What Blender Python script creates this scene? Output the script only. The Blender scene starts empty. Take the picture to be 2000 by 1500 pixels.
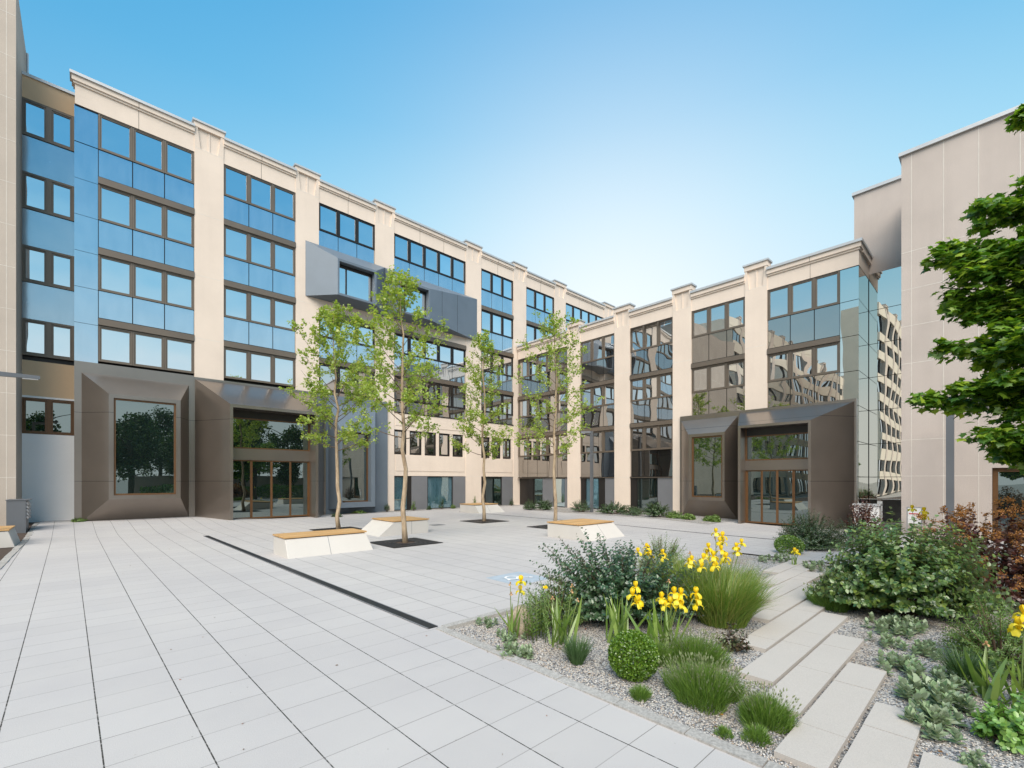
import bpy, math, random
import numpy as np
from mathutils import Vector, Matrix
rng = np.random.default_rng(7)
random.seed(7)
PI = math.pi
R = math.radians
scene = bpy.context.scene
col = scene.collection

# ------------------------------------------------------------------ helpers
def ss(a, b, t):
    u = min(1, max(0, (t - a) / (b - a)))
    return u * u * (3 - 2 * u)

def gz(x, y):                                   # height of the paving (falls and rises a little)
    return .24 * ss(21.5, 27, y) * (1 - ss(3.2, 7.5, x)) - .2 * (1 - ss(7, 13, y)) * ss(15, 22, x)

class MB:
    def __init__(s, T=None):
        s.v = []; s.f = []; s.mi = []; s.sm = []; s.T = T; s.m = 0
    def p(s, q):
        s.v.append(tuple(s.T(*q)) if s.T else tuple(q)); return len(s.v) - 1
    def face(s, pts, smooth=False):
        s.f.append([s.p(q) for q in pts]); s.mi.append(s.m); s.sm.append(smooth)
    def idx(s, ids, smooth=False):
        s.f.append(list(ids)); s.mi.append(s.m); s.sm.append(smooth)
    def box(s, a0, a1, b0, b1, c0, c1):
        i = [s.p(q) for q in ((a0,b0,c0),(a1,b0,c0),(a1,b1,c0),(a0,b1,c0),(a0,b0,c1),(a1,b0,c1),(a1,b1,c1),(a0,b1,c1))]
        for f in ((0,3,2,1),(4,5,6,7),(0,1,5,4),(1,2,6,5),(2,3,7,6),(3,0,4,7)):
            s.idx([i[k] for k in f])
        return s
    def hexa(s, lo, hi):                        # two quads joined
        i = [s.p(q) for q in lo]; j = [s.p(q) for q in hi]
        s.idx(i[::-1]); s.idx(j)
        for k in range(4): s.idx([i[k], i[(k+1)%4], j[(k+1)%4], j[k]])
        return s
    def tube(s, pts, rad, n=8, cap=True):
        rings = []
        pts = [Vector(q) for q in pts]
        for k, q in enumerate(pts):
            d = (pts[min(k+1, len(pts)-1)] - pts[max(k-1, 0)]).normalized()
            a = d.orthogonal().normalized() if k == 0 else (u - d * u.dot(d)).normalized()
            u = a; b = d.cross(a)
            r = rad[k] if hasattr(rad, '__len__') else rad
            rings.append([s.p(q + a * (r * math.cos(2*PI*t/n)) + b * (r * math.sin(2*PI*t/n))) for t in range(n)])
        for k in range(len(rings)-1):
            for t in range(n):
                s.idx((rings[k][t], rings[k][(t+1)%n], rings[k+1][(t+1)%n], rings[k+1][t]), True)
        if cap:
            s.idx(rings[0][::-1]); s.idx(rings[-1])
        return s
    def build(s, name, mats, parent=None, recalc=True):
        me = bpy.data.meshes.new(name)
        me.from_pydata(s.v, [], s.f)
        mats = mats if isinstance(mats, (list, tuple)) else [mats]
        for m in mats: me.materials.append(m)
        me.polygons.foreach_set('material_index', s.mi)
        me.polygons.foreach_set('use_smooth', s.sm)
        if recalc:
            import bmesh
            bm = bmesh.new(); bm.from_mesh(me)
            bmesh.ops.recalc_face_normals(bm, faces=bm.faces)
            bm.to_mesh(me); bm.free()
        me.update()
        o = bpy.data.objects.new(name, me); col.objects.link(o)
        if parent is not None: attach(o, parent)
        return o

def attach(o, parent):
    w = Vector((0, 0, 0)); q = parent
    o.parent = parent
    while q is not None:
        w += q.location; q = q.parent
    if parent.get('category') is not None or parent.type == 'EMPTY':
        o.matrix_parent_inverse = Matrix.Translation(-w)

def tag(o, label, cat, group=None):
    o['label'] = label; o['category'] = cat
    if group: o['group'] = group
    return o
def struct(o):
    o['kind'] = 'structure'; return o
def thing(name, label, cat, loc=(0, 0, 0), group=None):
    o = bpy.data.objects.new(name, None); col.objects.link(o)
    o.location = loc; o.empty_display_size = .2
    return tag(o, label, cat, group)

# ------------------------------------------------------------------ materials
class NT:
    def __init__(s, name):
        m = bpy.data.materials.new(name); m.use_nodes = True
        s.m = m; s.t = m.node_tree; s.t.nodes.clear()
        s.out = s.n('ShaderNodeOutputMaterial')
    def n(s, typ, **kw):
        x = s.t.nodes.new(typ)
        for k, v in kw.items(): setattr(x, k, v)
        return x
    def l(s, a, b): s.t.links.new(a, b)
    def val(s, sock, v):
        if hasattr(v, 'links') or isinstance(v, bpy.types.NodeSocket): s.l(v, sock)
        else: sock.default_value = v
    def math(s, op, a, b=0., c=0.):
        x = s.n('ShaderNodeMath', operation=op)
        for i, v in enumerate((a, b, c)):
            s.val(x.inputs[i], v)
        return x.outputs[0]
    def noise(s, vec, scale, detail=3, rough=.55):
        x = s.n('ShaderNodeTexNoise'); x.inputs['Scale'].default_value = scale
        x.inputs['Detail'].default_value = detail; x.inputs['Roughness'].default_value = rough
        if vec is not None: s.l(vec, x.inputs['Vector'])
        return x.outputs['Fac']
    def ramp(s, fac, stops):
        x = s.n('ShaderNodeValToRGB'); e = x.color_ramp.elements
        while len(e) < len(stops): e.new(.5)
        for k, (p, c) in enumerate(stops):
            e[k].position = p; e[k].color = (*c, 1) if len(c) == 3 else c
        s.l(fac, x.inputs[0]); return x.outputs[0]
    def mix(s, f, a, b, mode='MIX'):
        x = s.n('ShaderNodeMix', data_type='RGBA', blend_type=mode)
        s.val(x.inputs[0], f)
        for k, v in ((6, a), (7, b)):
            if isinstance(v, tuple): v = (*v, 1) if len(v) == 3 else v
            s.val(x.inputs[k], v)
        return x.outputs[2]
    def bump(s, h, strength, dist):
        x = s.n('ShaderNodeBump'); x.inputs['Strength'].default_value = strength
        x.inputs['Distance'].default_value = dist; s.l(h, x.inputs['Height']); return x.outputs[0]
    def princ(s, colr, rough=.5, metal=0., spec=.5, normal=None):
        x = s.n('ShaderNodeBsdfPrincipled')
        if isinstance(colr, tuple): colr = (*colr, 1)
        s.val(x.inputs['Base Color'], colr); s.val(x.inputs['Roughness'], rough)
        s.val(x.inputs['Metallic'], metal); x.inputs['Specular IOR Level'].default_value = spec
        if normal is not None: s.l(normal, x.inputs['Normal'])
        s.l(x.outputs[0], s.out.inputs[0]); return x
    def pos(s): return s.n('ShaderNodeNewGeometry').outputs['Position']

def concrete(name, c, var=.10, speck=.16, scale=90, stain=.12):
    t = NT(name); P = t.pos()
    big = t.noise(P, .55, 5, .6); fine = t.noise(P, scale, 2, .7)
    mp = t.n('ShaderNodeMapping'); mp.inputs['Scale'].default_value = (2.2, 2.2, .16); t.l(P, mp.inputs[0])
    streak = t.noise(mp.outputs[0], 1.3, 5, .6)
    d = tuple(x * (1 - var) for x in c); u = tuple(min(1, x * (1 + var)) for x in c)
    k = t.ramp(big, [(.3, d), (.7, u)])
    k = t.mix(t.ramp(streak, [(.48, (0, 0, 0)), (.8, (stain, stain, stain))]), k, tuple(x * .6 for x in c))
    k = t.mix(1., k, t.ramp(fine, [(.3, (1 - speck,) * 3), (.7, (1 + speck * .6,) * 3)]), 'MULTIPLY')
    t.princ(k, .9, 0, .2, t.bump(fine, .35, .006)); return t.m

def metal(name, c, rough=.35, met=.6, seam=None, var=.06):
    t = NT(name); P = t.pos(); n = t.noise(P, .8, 4)
    k = t.ramp(n, [(.3, tuple(x * (1 - var) for x in c)), (.7, tuple(x * (1 + var) for x in c))])
    if seam:
        x = t.n('ShaderNodeSeparateXYZ'); t.l(P, x.inputs[0])
        f = t.math('FRACT', t.math('DIVIDE', t.math('SUBTRACT', x.outputs[2], seam[0]), seam[1]))
        k = t.mix(t.math('LESS_THAN', f, .014 / seam[1]), k, (.02, .02, .02))
    rr = t.math('ADD', t.math('MULTIPLY', n, .06), rough - .03)
    pb = t.princ(k, rr, met, .5)
    if seam: pb.inputs['Coat Weight'].default_value = .5; pb.inputs['Coat IOR'].default_value = 1.9; pb.inputs['Coat Roughness'].default_value = .16
    return t.m

def plain(name, c, rough=.6, met=0., var=.1, scale=6):
    t = NT(name); n = t.noise(t.pos(), scale, 4)
    t.princ(t.ramp(n, [(.3, tuple(x * (1 - var) for x in c)), (.7, tuple(x * (1 + var) for x in c))]), rough, met); return t.m

def glass(name, tint, refl, dark, wave=.03, wscale=.9, rough=.004, dirt=None):
    t = NT(name); P = t.pos()
    nrm = t.bump(t.noise(P, wscale, 1), wave, 1.)
    g = t.n('ShaderNodeBsdfGlossy'); g.inputs['Roughness'].default_value = rough
    g.inputs['Color'].default_value = (*tint, 1); t.l(nrm, g.inputs['Normal'])
    d = t.n('ShaderNodeBsdfDiffuse')
    isl = t.n('ShaderNodeNewGeometry').outputs['Random Per Island']
    if dirt:
        mp = t.n('ShaderNodeMapping'); mp.inputs['Scale'].default_value = (1.6, 1.6, .35); t.l(P, mp.inputs[0])
        dn = t.noise(mp.outputs[0], 1.6, 5, .65)
        t.l(t.ramp(dn, [(.3, dark), (.75, dirt)]), d.inputs['Color'])
    else:
        t.l(t.ramp(isl, [(0, tuple(x * .6 for x in dark)), (1, tuple(x * 1.5 for x in dark))]), d.inputs['Color'])
    lw = t.n('ShaderNodeLayerWeight'); lw.inputs['Blend'].default_value = .35
    f = t.math('ADD', t.math('MULTIPLY', lw.outputs['Fresnel'], 1 - refl), refl); 
    f = t.math('MINIMUM', f, .97)
    x = t.n('ShaderNodeMixShader'); t.l(f, x.inputs[0]); t.l(d.outputs[0], x.inputs[1]); t.l(g.outputs[0], x.inputs[2])
    t.l(x.outputs[0], t.out.inputs[0]); return t.m

def leafmat(name, cols, trans=.3, gloss=.08, rough=.4, back=None):
    t = NT(name); g = t.n('ShaderNodeNewGeometry')
    k = t.ramp(g.outputs['Random Per Island'], [(i / max(1, len(cols) - 1), c) for i, c in enumerate(cols)])
    if back: k = t.mix(g.outputs['Backfacing'], k, back)
    d = t.n('ShaderNodeBsdfDiffuse'); t.l(k, d.inputs[0])
    tr = t.n('ShaderNodeBsdfTranslucent'); t.l(t.mix(1., k, (1.25, 1.2, .6), 'MULTIPLY'), tr.inputs[0])
    m1 = t.n('ShaderNodeMixShader'); m1.inputs[0].default_value = trans
    t.l(d.outputs[0], m1.inputs[1]); t.l(tr.outputs[0], m1.inputs[2])
    gl = t.n('ShaderNodeBsdfGlossy'); gl.inputs['Roughness'].default_value = rough
    m2 = t.n('ShaderNodeMixShader'); m2.inputs[0].default_value = gloss
    t.l(m1.outputs[0], m2.inputs[1]); t.l(gl.outputs[0], m2.inputs[2])
    t.l(m2.outputs[0], t.out.inputs[0]); return t.m

def bark(name, c, c2):
    t = NT(name); P = t.pos()
    mp = t.n('ShaderNodeMapping'); mp.inputs['Scale'].default_value = (14, 14, 3); t.l(P, mp.inputs[0])
    n = t.noise(mp.outputs[0], 1., 5, .6)
    t.princ(t.ramp(n, [(.35, c2), (.6, c)]), .9, 0, .2, t.bump(n, .5, .01)); return t.m

def paving():
    t = NT('paving_slabs'); P = t.pos()
    x = t.n('ShaderNodeSeparateXYZ'); t.l(P, x.inputs[0])
    u = t.math('DIVIDE', t.math('SUBTRACT', t.math('ADD', x.outputs[0], t.math('MULTIPLY', t.math('SUBTRACT', x.outputs[1], 4.), .022)), .09), .572)
    v = t.math('DIVIDE', t.math('SUBTRACT', x.outputs[1], .06), .467)
    fu = t.math('FRACT', u); fv = t.math('FRACT', v)
    ju = t.math('LESS_THAN', fu, .017); jv = t.math('LESS_THAN', fv, .0145)
    cell = t.n('ShaderNodeCombineXYZ'); t.l(t.math('FLOOR', u), cell.inputs[0]); t.l(t.math('FLOOR', v), cell.inputs[1])
    wn = t.n('ShaderNodeTexWhiteNoise', noise_dimensions='2D'); t.l(cell.outputs[0], wn.inputs['Vector'])
    k = t.ramp(wn.outputs['Value'], [(0, (.472, .453, .445)), (.5, (.482, .463, .455)), (1, (.494, .475, .466))])
    big = t.noise(P, .35, 6, .6); fine = t.noise(P, 160, 2, .7)
    k = t.mix(1., k, t.ramp(big, [(.3, (.92, .92, .94)), (.7, (1.05, 1.05, 1.04))]), 'MULTIPLY')
    k = t.mix(1., k, t.ramp(fine, [(.3, (.86, .86, .86)), (.7, (1.09, 1.09, 1.09))]), 'MULTIPLY')
    sp = t.n('ShaderNodeTexVoronoi'); sp.inputs['Scale'].default_value = 5.5; t.l(P, sp.inputs['Vector'])
    k = t.mix(t.math('LESS_THAN', sp.outputs['Distance'], .026), k, (.22, .2, .18))
    blot = t.noise(P, 2.3, 6, .7)
    k = t.mix(t.ramp(blot, [(.6, (0, 0, 0)), (.8, (.3, .3, .3))]), k, (.36, .35, .34))
    dj = t.noise(P, 22, 2)
    k = t.mix(t.math('MULTIPLY', jv, t.math('ADD', .45, t.math('MULTIPLY', wn.outputs['Value'], .5))), k, (.14, .13, .12))
    k = t.mix(t.math('MULTIPLY', ju, t.ramp(dj, [(.32, (.45, .45, .45)), (.5, (1, 1, 1))])), k, (.035, .034, .03))
    t.princ(k, .75, 0, .3, t.bump(fine, .2, .004)); return t.m

def gravelmat():
    t = NT('grey_gravel'); P = t.pos()
    vo = t.n('ShaderNodeTexVoronoi'); vo.inputs['Scale'].default_value = 52; t.l(P, vo.inputs['Vector'])
    sep = t.n('ShaderNodeSeparateColor'); t.l(vo.outputs['Color'], sep.inputs[0])
    k = t.ramp(sep.outputs[0], [(0, (.13, .135, .15)), (.25, (.30, .305, .32)), (.5, (.48, .48, .48)), (.8, (.58, .53, .47)), (1, (.72, .71, .69))])
    k = t.mix(t.ramp(t.noise(P, 1.4, 4), [(.45, (0, 0, 0)), (.7, (.45, .45, .45))]), k, (.4, .3, .2), 'MIX')
    k = t.mix(t.ramp(vo.outputs['Distance'], [(.45, (0, 0, 0)), (.8, (.85, .85, .85))]), k, (.05, .05, .05))
    h = t.math('SUBTRACT', 1., vo.outputs['Distance'])
    t.princ(k, .85, 0, .3, t.bump(h, .9, .012)); return t.m

def woodmat(name, axis=0):
    t = NT(name); P = t.pos(); mp = t.n('ShaderNodeMapping')
    sc = [24, 24, 24]; sc[axis] = 1.5; mp.inputs['Scale'].default_value = sc; t.l(P, mp.inputs[0])
    n = t.noise(mp.outputs[0], 1., 5, .6)
    isl = t.n('ShaderNodeNewGeometry').outputs['Random Per Island']
    k = t.ramp(n, [(.3, (.42, .24, .10)), (.7, (.62, .40, .19))])
    k = t.mix(1., k, t.ramp(isl, [(0, (.85, .85, .85)), (1, (1.12, 1.1, 1.05))]), 'MULTIPLY')
    t.princ(k, .6, 0, .3); return t.m

M = dict(
    opp=concrete('sun_tinted_precast', (.82, .73, .6), .05, .06, 60, .05),  # paler than the cream walls, sunlight put into the colour
    cream=concrete('cream_precast', (.75, .64, .545), .05, .12, 110, .10),
    joint=plain('pale_joint', (.68, .64, .58)),
    grey=concrete('pinkish_aggregate', (.55, .48, .435), .07, .3, 60, .14),
    tan=concrete('tan_render', (.66, .48, .31), .06, .16, 70, .08),
    tower=concrete('tower_aggregate', (.52, .45, .385), .07, .22, 60, .14),
    white=concrete('white_render', (.86, .85, .84), .03, .03, 60, .05),
    coping=metal('zinc_coping', (.56, .56, .56), .45, .4),
    bronze=metal('bronze_frame', (.165, .132, .102), .42, .35),
    dark=metal('dark_frame', (.03, .027, .025), .4, .4),
    orange=plain('copper_frame', (.14, .068, .026), .4, .2),
    portal=metal('taupe_panel', (.24, .202, .17), .34, .8, (1.95, 2.95)),
    portal2=metal('sky_tinted_panel', (.15, .185, .225), .5, .2),  # grey panel with the sky's blue reflection put into its colour
    panel=metal('grey_panel', (.2, .205, .22), .5, .3),
    lamp=metal('lamp_paint', (.15, .16, .175), .45, .3),
    black=plain('black_grate', (.02, .021, .024), .5, .3),
    rail=plain('black_channel', (.02, .021, .024), .5, .3),
    roof=metal('roof_sheet', (.14, .15, .18), .4, .4),
    g_up=glass('window_glass', (.92, .94, .96), .82, (.05, .06, .07), .02, .6),
    g_span=glass('spandrel_glass', (.74, .84, .93), .68, (.07, .11, .15), .012, .8, .02, (.2, .27, .33)),
    g_mid=glass('bronze_glass', (.86, .855, .84), .72, (.035, .032, .028), .018, .5),
    g_span2=glass('bronze_spandrel', (.76, .74, .71), .5, (.03, .027, .023), .018, .5),
    g_frost=glass('frosted_panel', (.70, .80, .88), .55, (.13, .18, .22), .01, .8, .12, (.3, .4, .48)),
    g_dk=glass('dark_glass', (.72, .71, .69), .42, (.012, .012, .012), .018, .5),
    g_cor=glass('corner_glass', (.88, .86, .8), .78, (.03, .03, .03), .016, .35),
    g_low=glass('ground_glass', (.62, .72, .70), .34, (.008, .014, .013), .01, .5),
    g_teal=glass('teal_glass', (.6, .75, .8), .3, (.03, .09, .12), .01, .5, .004, (.11, .2, .24)),
    pave=paving(), gravel=gravelmat(),
    ground=plain('far_ground', (.3, .29, .27), .9),
    soil=plain('dark_mulch', (.06, .04, .03), .95, 0, .6, 30),
    kerb=concrete('granite_sett', (.40, .385, .365), .1, .3, 40, .1),
    slab=concrete('pale_slab', (.50, .465, .43), .04, .12, 130, .05),
    bench=concrete('white_concrete', (.58, .555, .52), .04, .06, 100, .08),
    wood=woodmat('bench_timber', 0),
    rock=concrete('tan_boulder', (.46, .38, .29), .15, .2, 20, .1),
    sign=plain('white_sign', (.75, .74, .73)), red=plain('red_print', (.55, .03, .04)),
    steel=metal('grey_steel', (.4, .4, .41), .4, .5), blue=plain('blue_paint', (.36, .42, .48), .8),
    mark=plain('white_paint', (.78, .79, .8), .8),
    trunk=bark('plane_bark', (.46, .36, .25), (.26, .19, .125)), twig=bark('twig_bark', (.17, .12, .08), (.1, .07, .05)),
    darkbark=bark('maple_bark', (.12, .10, .08), (.06, .05, .04)),
    l_plane=leafmat('plane_leaves', [(.24, .37, .06), (.38, .51, .09), (.31, .44, .07), (.56, .59, .15)], .5, .06),
    l_maple=leafmat('maple_leaves', [(.035, .115, .010), (.09, .22, .02), (.18, .34, .03), (.36, .50, .05)], .45, .07),
    l_far=leafmat('far_leaves', [(.02, .05, .012), (.045, .1, .018), (.09, .16, .03)], .3, .06),
    l_elae=leafmat('silver_shrub_leaves', [(.035, .10, .02), (.08, .17, .04), (.17, .27, .08), (.2, .28, .04)], .25, .09, .4, (.24, .30, .18)),
    l_dark=leafmat('dark_shrub_leaves', [(.025, .075, .03), (.05, .12, .05), (.12, .2, .1)], .22, .1, .4, (.2, .26, .2)),
    l_box=leafmat('box_leaves', [(.06, .15, .012), (.13, .26, .02), (.22, .36, .04)], .3, .1),
    l_lav=leafmat('lavender_leaves', [(.085, .18, .03), (.15, .27, .045), (.23, .35, .07)], .3, .05),
    l_stalk=leafmat('lavender_buds', [(.2, .26, .12), (.27, .3, .17)], .2, .03),
    l_iris=leafmat('iris_leaves', [(.12, .23, .04), (.19, .32, .055), (.27, .39, .08)], .33, .09),
    l_stem=leafmat('iris_stems', [(.13, .2, .06), (.19, .25, .08)], .1, .05),
    l_petal=leafmat('yellow_petals', [(.90, .66, .01), (.94, .76, .02), (.92, .70, .02), (.93, .82, .08)], .35, .03),
    l_dry=leafmat('dry_petals', [(.5, .28, .14), (.6, .38, .2)], .2, .02),
    l_stach=leafmat('felted_leaves', [(.15, .25, .12), (.26, .36, .2), (.42, .49, .36)], .15, .03, .6, (.36, .43, .31)),
    l_fesc=leafmat('tuft_blades', [(.06, .13, .04), (.10, .18, .07)], .2, .05),
    l_grass=leafmat('grass_blades', [(.10, .20, .03), (.16, .28, .04), (.24, .34, .06), (.34, .32, .1)], .3, .05),
    l_fine=leafmat('fine_leaves', [(.085, .17, .03), (.15, .25, .05), (.22, .32, .08)], .28, .06),
    l_cot=leafmat('purple_leaves', [(.06, .02, .02), (.12, .035, .025), (.14, .07, .03)], .25, .08),
    l_plume=leafmat('orange_plumes', [(.34, .15, .05), (.46, .23, .07), (.38, .17, .07)], .25, .02),
    l_sed=leafmat('succulent_leaves', [(.12, .27, .05), (.2, .4, .07), (.28, .46, .1)], .25, .1),
    l_rose=leafmat('rose_leaves', [(.05, .08, .03), (.10, .05, .03), (.07, .11, .04)], .2, .1),
    l_hedge=leafmat('hedge_leaves', [(.03, .065, .022), (.05, .1, .03), (.08, .14, .04)], .2, .08),
)

# ------------------------------------------------------------------ the ground
def grid(name, x0, x1, y0, y1, step, mat, dz=0., fz=True):
    nx = max(1, int(round((x1 - x0) / step))); ny = max(1, int(round((y1 - y0) / step)))
    m = MB()
    for j in range(ny + 1):
        for i in range(nx + 1):
            x = x0 + (x1 - x0) * i / nx; y = y0 + (y1 - y0) * j / ny
            m.p((x, y, (gz(x, y) if fz else 0) + dz))
    for j in range(ny):
        for i in range(nx):
            a = j * (nx + 1) + i
            m.idx((a, a + 1, a + nx + 2, a + nx + 1), True)
    return m.build(name, mat, recalc=False)
struct(grid('ground', -900, 900, -900, 900, 60, M['ground'], -.45, False))
# paving: left part, and everything beyond the garden bed
mb = MB()
def addgrid(m, x0, x1, y0, y1, step, dz=0.):
    nx = max(1, math.ceil((x1 - x0) / step)); ny = max(1, math.ceil((y1 - y0) / step)); b = len(m.v)
    for j in range(ny + 1):
        for i in range(nx + 1):
            x = x0 + (x1 - x0) * i / nx; y = y0 + (y1 - y0) * j / ny; m.p((x, y, gz(x, y) + dz))
    for j in range(ny):
        for i in range(nx):
            a = b + j * (nx + 1) + i; m.idx((a, a + 1, a + nx + 2, a + nx + 1), True)
addgrid(mb, -1.45, 3.5, -12, 29, .5); addgrid(mb, 3.5, 30, 5.2, 29, .5)
addgrid(mb, 13.2, 30, -4, 5.2, .5)
struct(mb.build('pavement', M['pave'], recalc=False))
struct(grid('gravel', 3.5, 24.5, -12, 5.2, .6, M['gravel'], -.035))
struct(grid('soil', -14, -1.45, -12, 29, 1., M['soil'], -.03))
# gravel margin along the foot of the buildings
mb = MB(); addgrid(mb, 10.3, 25.6, 26.15, 27.1, .5, .006); addgrid(mb, 21.7, 25.7, 9.6, 22.2, .5, .006); struct(mb.build('gravel_margin', M['gravel'], recalc=False))
# kerb of granite setts round the bed and along the planting strip at the left
mb = MB()
y = -6.
while y < 5.1:
    l = .28 + random.random() * .5; e = random.uniform(-.008, .008); h = .008 + random.uniform(0, .012)
    mb.box(3.43 + e, 3.55 + e, y, min(5.2, y + l - .008), -.08, h); y += l
x = 3.56
while x < 13:
    l = .3 + random.random() * .5; e = random.uniform(-.006, .006)
    mb.box(x, x + l - .008, 5.13 + e, 5.25 + e, -.08, .008 + random.uniform(0, .01)); x += l
y = 5.
while y < 27.:
    l = .25 + random.random() * .4; e = random.uniform(-.008, .008); h = gz(-1.4, y)
    mb.box(-1.56 + e, -1.42 + e, y, y + l - .008, -.1, h + .012 + random.uniform(0, .012)); y += l
struct(mb.build('kerb', M['kerb']))
# stepping slabs of the garden path
ks = [(.40, 1.4, 4.50), (.78, 2.2, 5.2), (1.15, 3.70, 6.1), (1.51, 4.45, 7.1), (1.87, 4.95, 8.15), (2.23, 5.85, 9.0),
      (2.59, 7.1, 10.2), (2.93, 8.3, 11.5), (3.27, 9.6, 12.9), (3.61, 10.9, 13.15)]
for k, (yt, xa, xb) in enumerate(ks):
    mb = MB(); x = xa; pat = (.95, .42, .6, 1.15); i = k
    xa = max(xa, 3.62)
    if xa > x: x = xa
    while x < xb - .02:
        l = min(pat[i % 4], xb - x)
        if xb - x - l < .2: l = xb - x
        e = random.uniform(-.003, .003)
        mb.box(x, x + l - .006, yt - .325, yt, -.05, .012 + e); x += l; i += 1
    struct(mb.build('path', M['slab']))

# ------------------------------------------------------------------ facades
A, B = 27.0, 25.67
TL = lambda s, d, z: (s, A - d, z)
TR = lambda s, d, z: (B - d, s, z)

def window(T, root, s0, s1, z0, z1, d=-.12, frame='bronze', g='g_up', name='window', fw=.055, blind=0.):
    m = MB(T); w = .05
    def ring(a0, a1, b0, b1, t, d0, d1):
        m.box(a0, a0 + t, d0, d1, b0, b1); m.box(a1 - t, a1, d0, d1, b0, b1)
        m.box(a0 + t, a1 - t, d0, d1, b0, b0 + t); m.box(a0 + t, a1 - t, d0, d1, b1 - t, b1)
    ring(s0, s1, z0, z1, fw, d - .02, d + .07)
    ring(s0 + fw + .004, s1 - fw - .004, z0 + fw + .004, z1 - fw - .004, w, d - .015, d + .045)
    o = m.build(name, M[frame], root)
    p = MB(T); i = fw + w - .01
    tx, tz = random.uniform(-.0035, .0035), random.uniform(-.004, .004)
    p.face([(s0 + i, d - tx - tz, z0 + i), (s1 - i, d + tx - tz, z0 + i), (s1 - i, d + tx + tz, z1 - i), (s0 + i, d - tx + tz, z1 - i)])
    p.build('pane', M[g], o)
    if blind:
        b = MB(T); z = z1 - .06; zb = z1 - (z1 - z0) * blind
        while z > zb:
            b.hexa([(s0 + .06, d + .10, z - .035), (s1 - .06, d + .10, z - .035), (s1 - .06, d + .16, z - .004), (s0 + .06, d + .16, z - .004)],
                   [(s0 + .06, d + .10, z - .031), (s1 - .06, d + .10, z - .031), (s1 - .06, d + .16, z), (s0 + .06, d + .16, z)]); z -= .07
        b.build('blind', M['bronze'], o)
    return o

def spandrel(T, root, s0, s1, z0, z1, g='g_span', d=-.10):
    m = MB(T); m.box(s0 + .018, s1 - .018, d - .05, d, z0, z1 - .012); m.m = 1
    m.box(s0 - .004, s0 + .014, d - .06, d - .015, z0, z1); m.box(s1 - .014, s1 + .004, d - .06, d - .015, z0, z1)
    return m.build('spandrel_panel', [M[g], M['dark']], root)

def band(T, root, s0, s1, z0, z1, d=.02, mat='bronze', name='storey_band'):
    m = MB(T); m.box(s0, s1, -.25, d, z0, z1 - .04); m.m = 1
    m.box(s0, s1, -.25, d - .05, z1 - .04, z1)
    return m.build(name, [M[mat], M['dark']], root)

def pier(T, root, s0, s1, z0, zt, head=1.35, joints=()):
    m = MB(T); zh = zt - head; w = s1 - s0
    m.box(s0, s1, -.5, 0, z0, zh)
    m.box(s0, s1, -.5, -.07, zh, zt - .34)
    for a, b, c in ((s0, s0 + .20 * w, s0 + .10 * w), (s1, s1 - .20 * w, s1 - .10 * w)):
        m.hexa([(a, -.07, zh), (b, -.07, zh), (b, 0, zh), (a, 0, zh)], [(a, -.07, zt - .34), (c, -.07, zt - .34), (c, .03, zt - .34), (a, .03, zt - .34)])
    m.box(s0 + .47 * w, s0 + .53 * w, -.07, -.04, zh, zt - .34)
    m.box(s0 - .03, s1 + .03, -.5, .05, zt - .34, zt - .09)
    m.m = 1
    for z in joints: m.box(s0 + .002, s1 - .002, -.1, .003, z - .008, z + .008)
    m.box(s0 + .002, s1 - .002, -.1, .003, zh - .009, zh + .009)
    m.m = 2; m.box(s0 - .09, s1 + .09, -.55, .11, zt - .09, zt)
    return m.build('pier', [M['cream'], M['joint'], M['coping']], root)

def parapet(T, root, s0, s1, z0, zt, e0=0., e1=0.):
    m = MB(T)
    m.box(s0, s1, -.45, -.03, z0, zt - .42)
    m.box(s0 - e0 * .5, s1 + e1 * .5, -.45, .03, zt - .42, zt - .33)
    m.box(s0 - e0, s1 + e1, -.45, .09, zt - .33, zt - .12)
    m.m = 1
    n = max(1, round((s1 - s0) / 2.2))
    for k in range(1, n): 
        q = s0 + (s1 - s0) * k / n; m.box(q - .009, q + .009, -.1, -.027, z0, zt - .42); m.box(q - .009, q + .009, 0, .093, zt - .33, zt - .12)
    m.m = 2; m.box(s0 - e0 * 1.6, s1 + e1 * 1.6, -.5, .16, zt - .12, zt)
    m.m = 3; m.box(s0, s1, -.4, -.05, z0 - .03, z0)
    return m.build('parapet', [M['cream'], M['bronze'], M['coping'], M['dark']], root)

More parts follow.
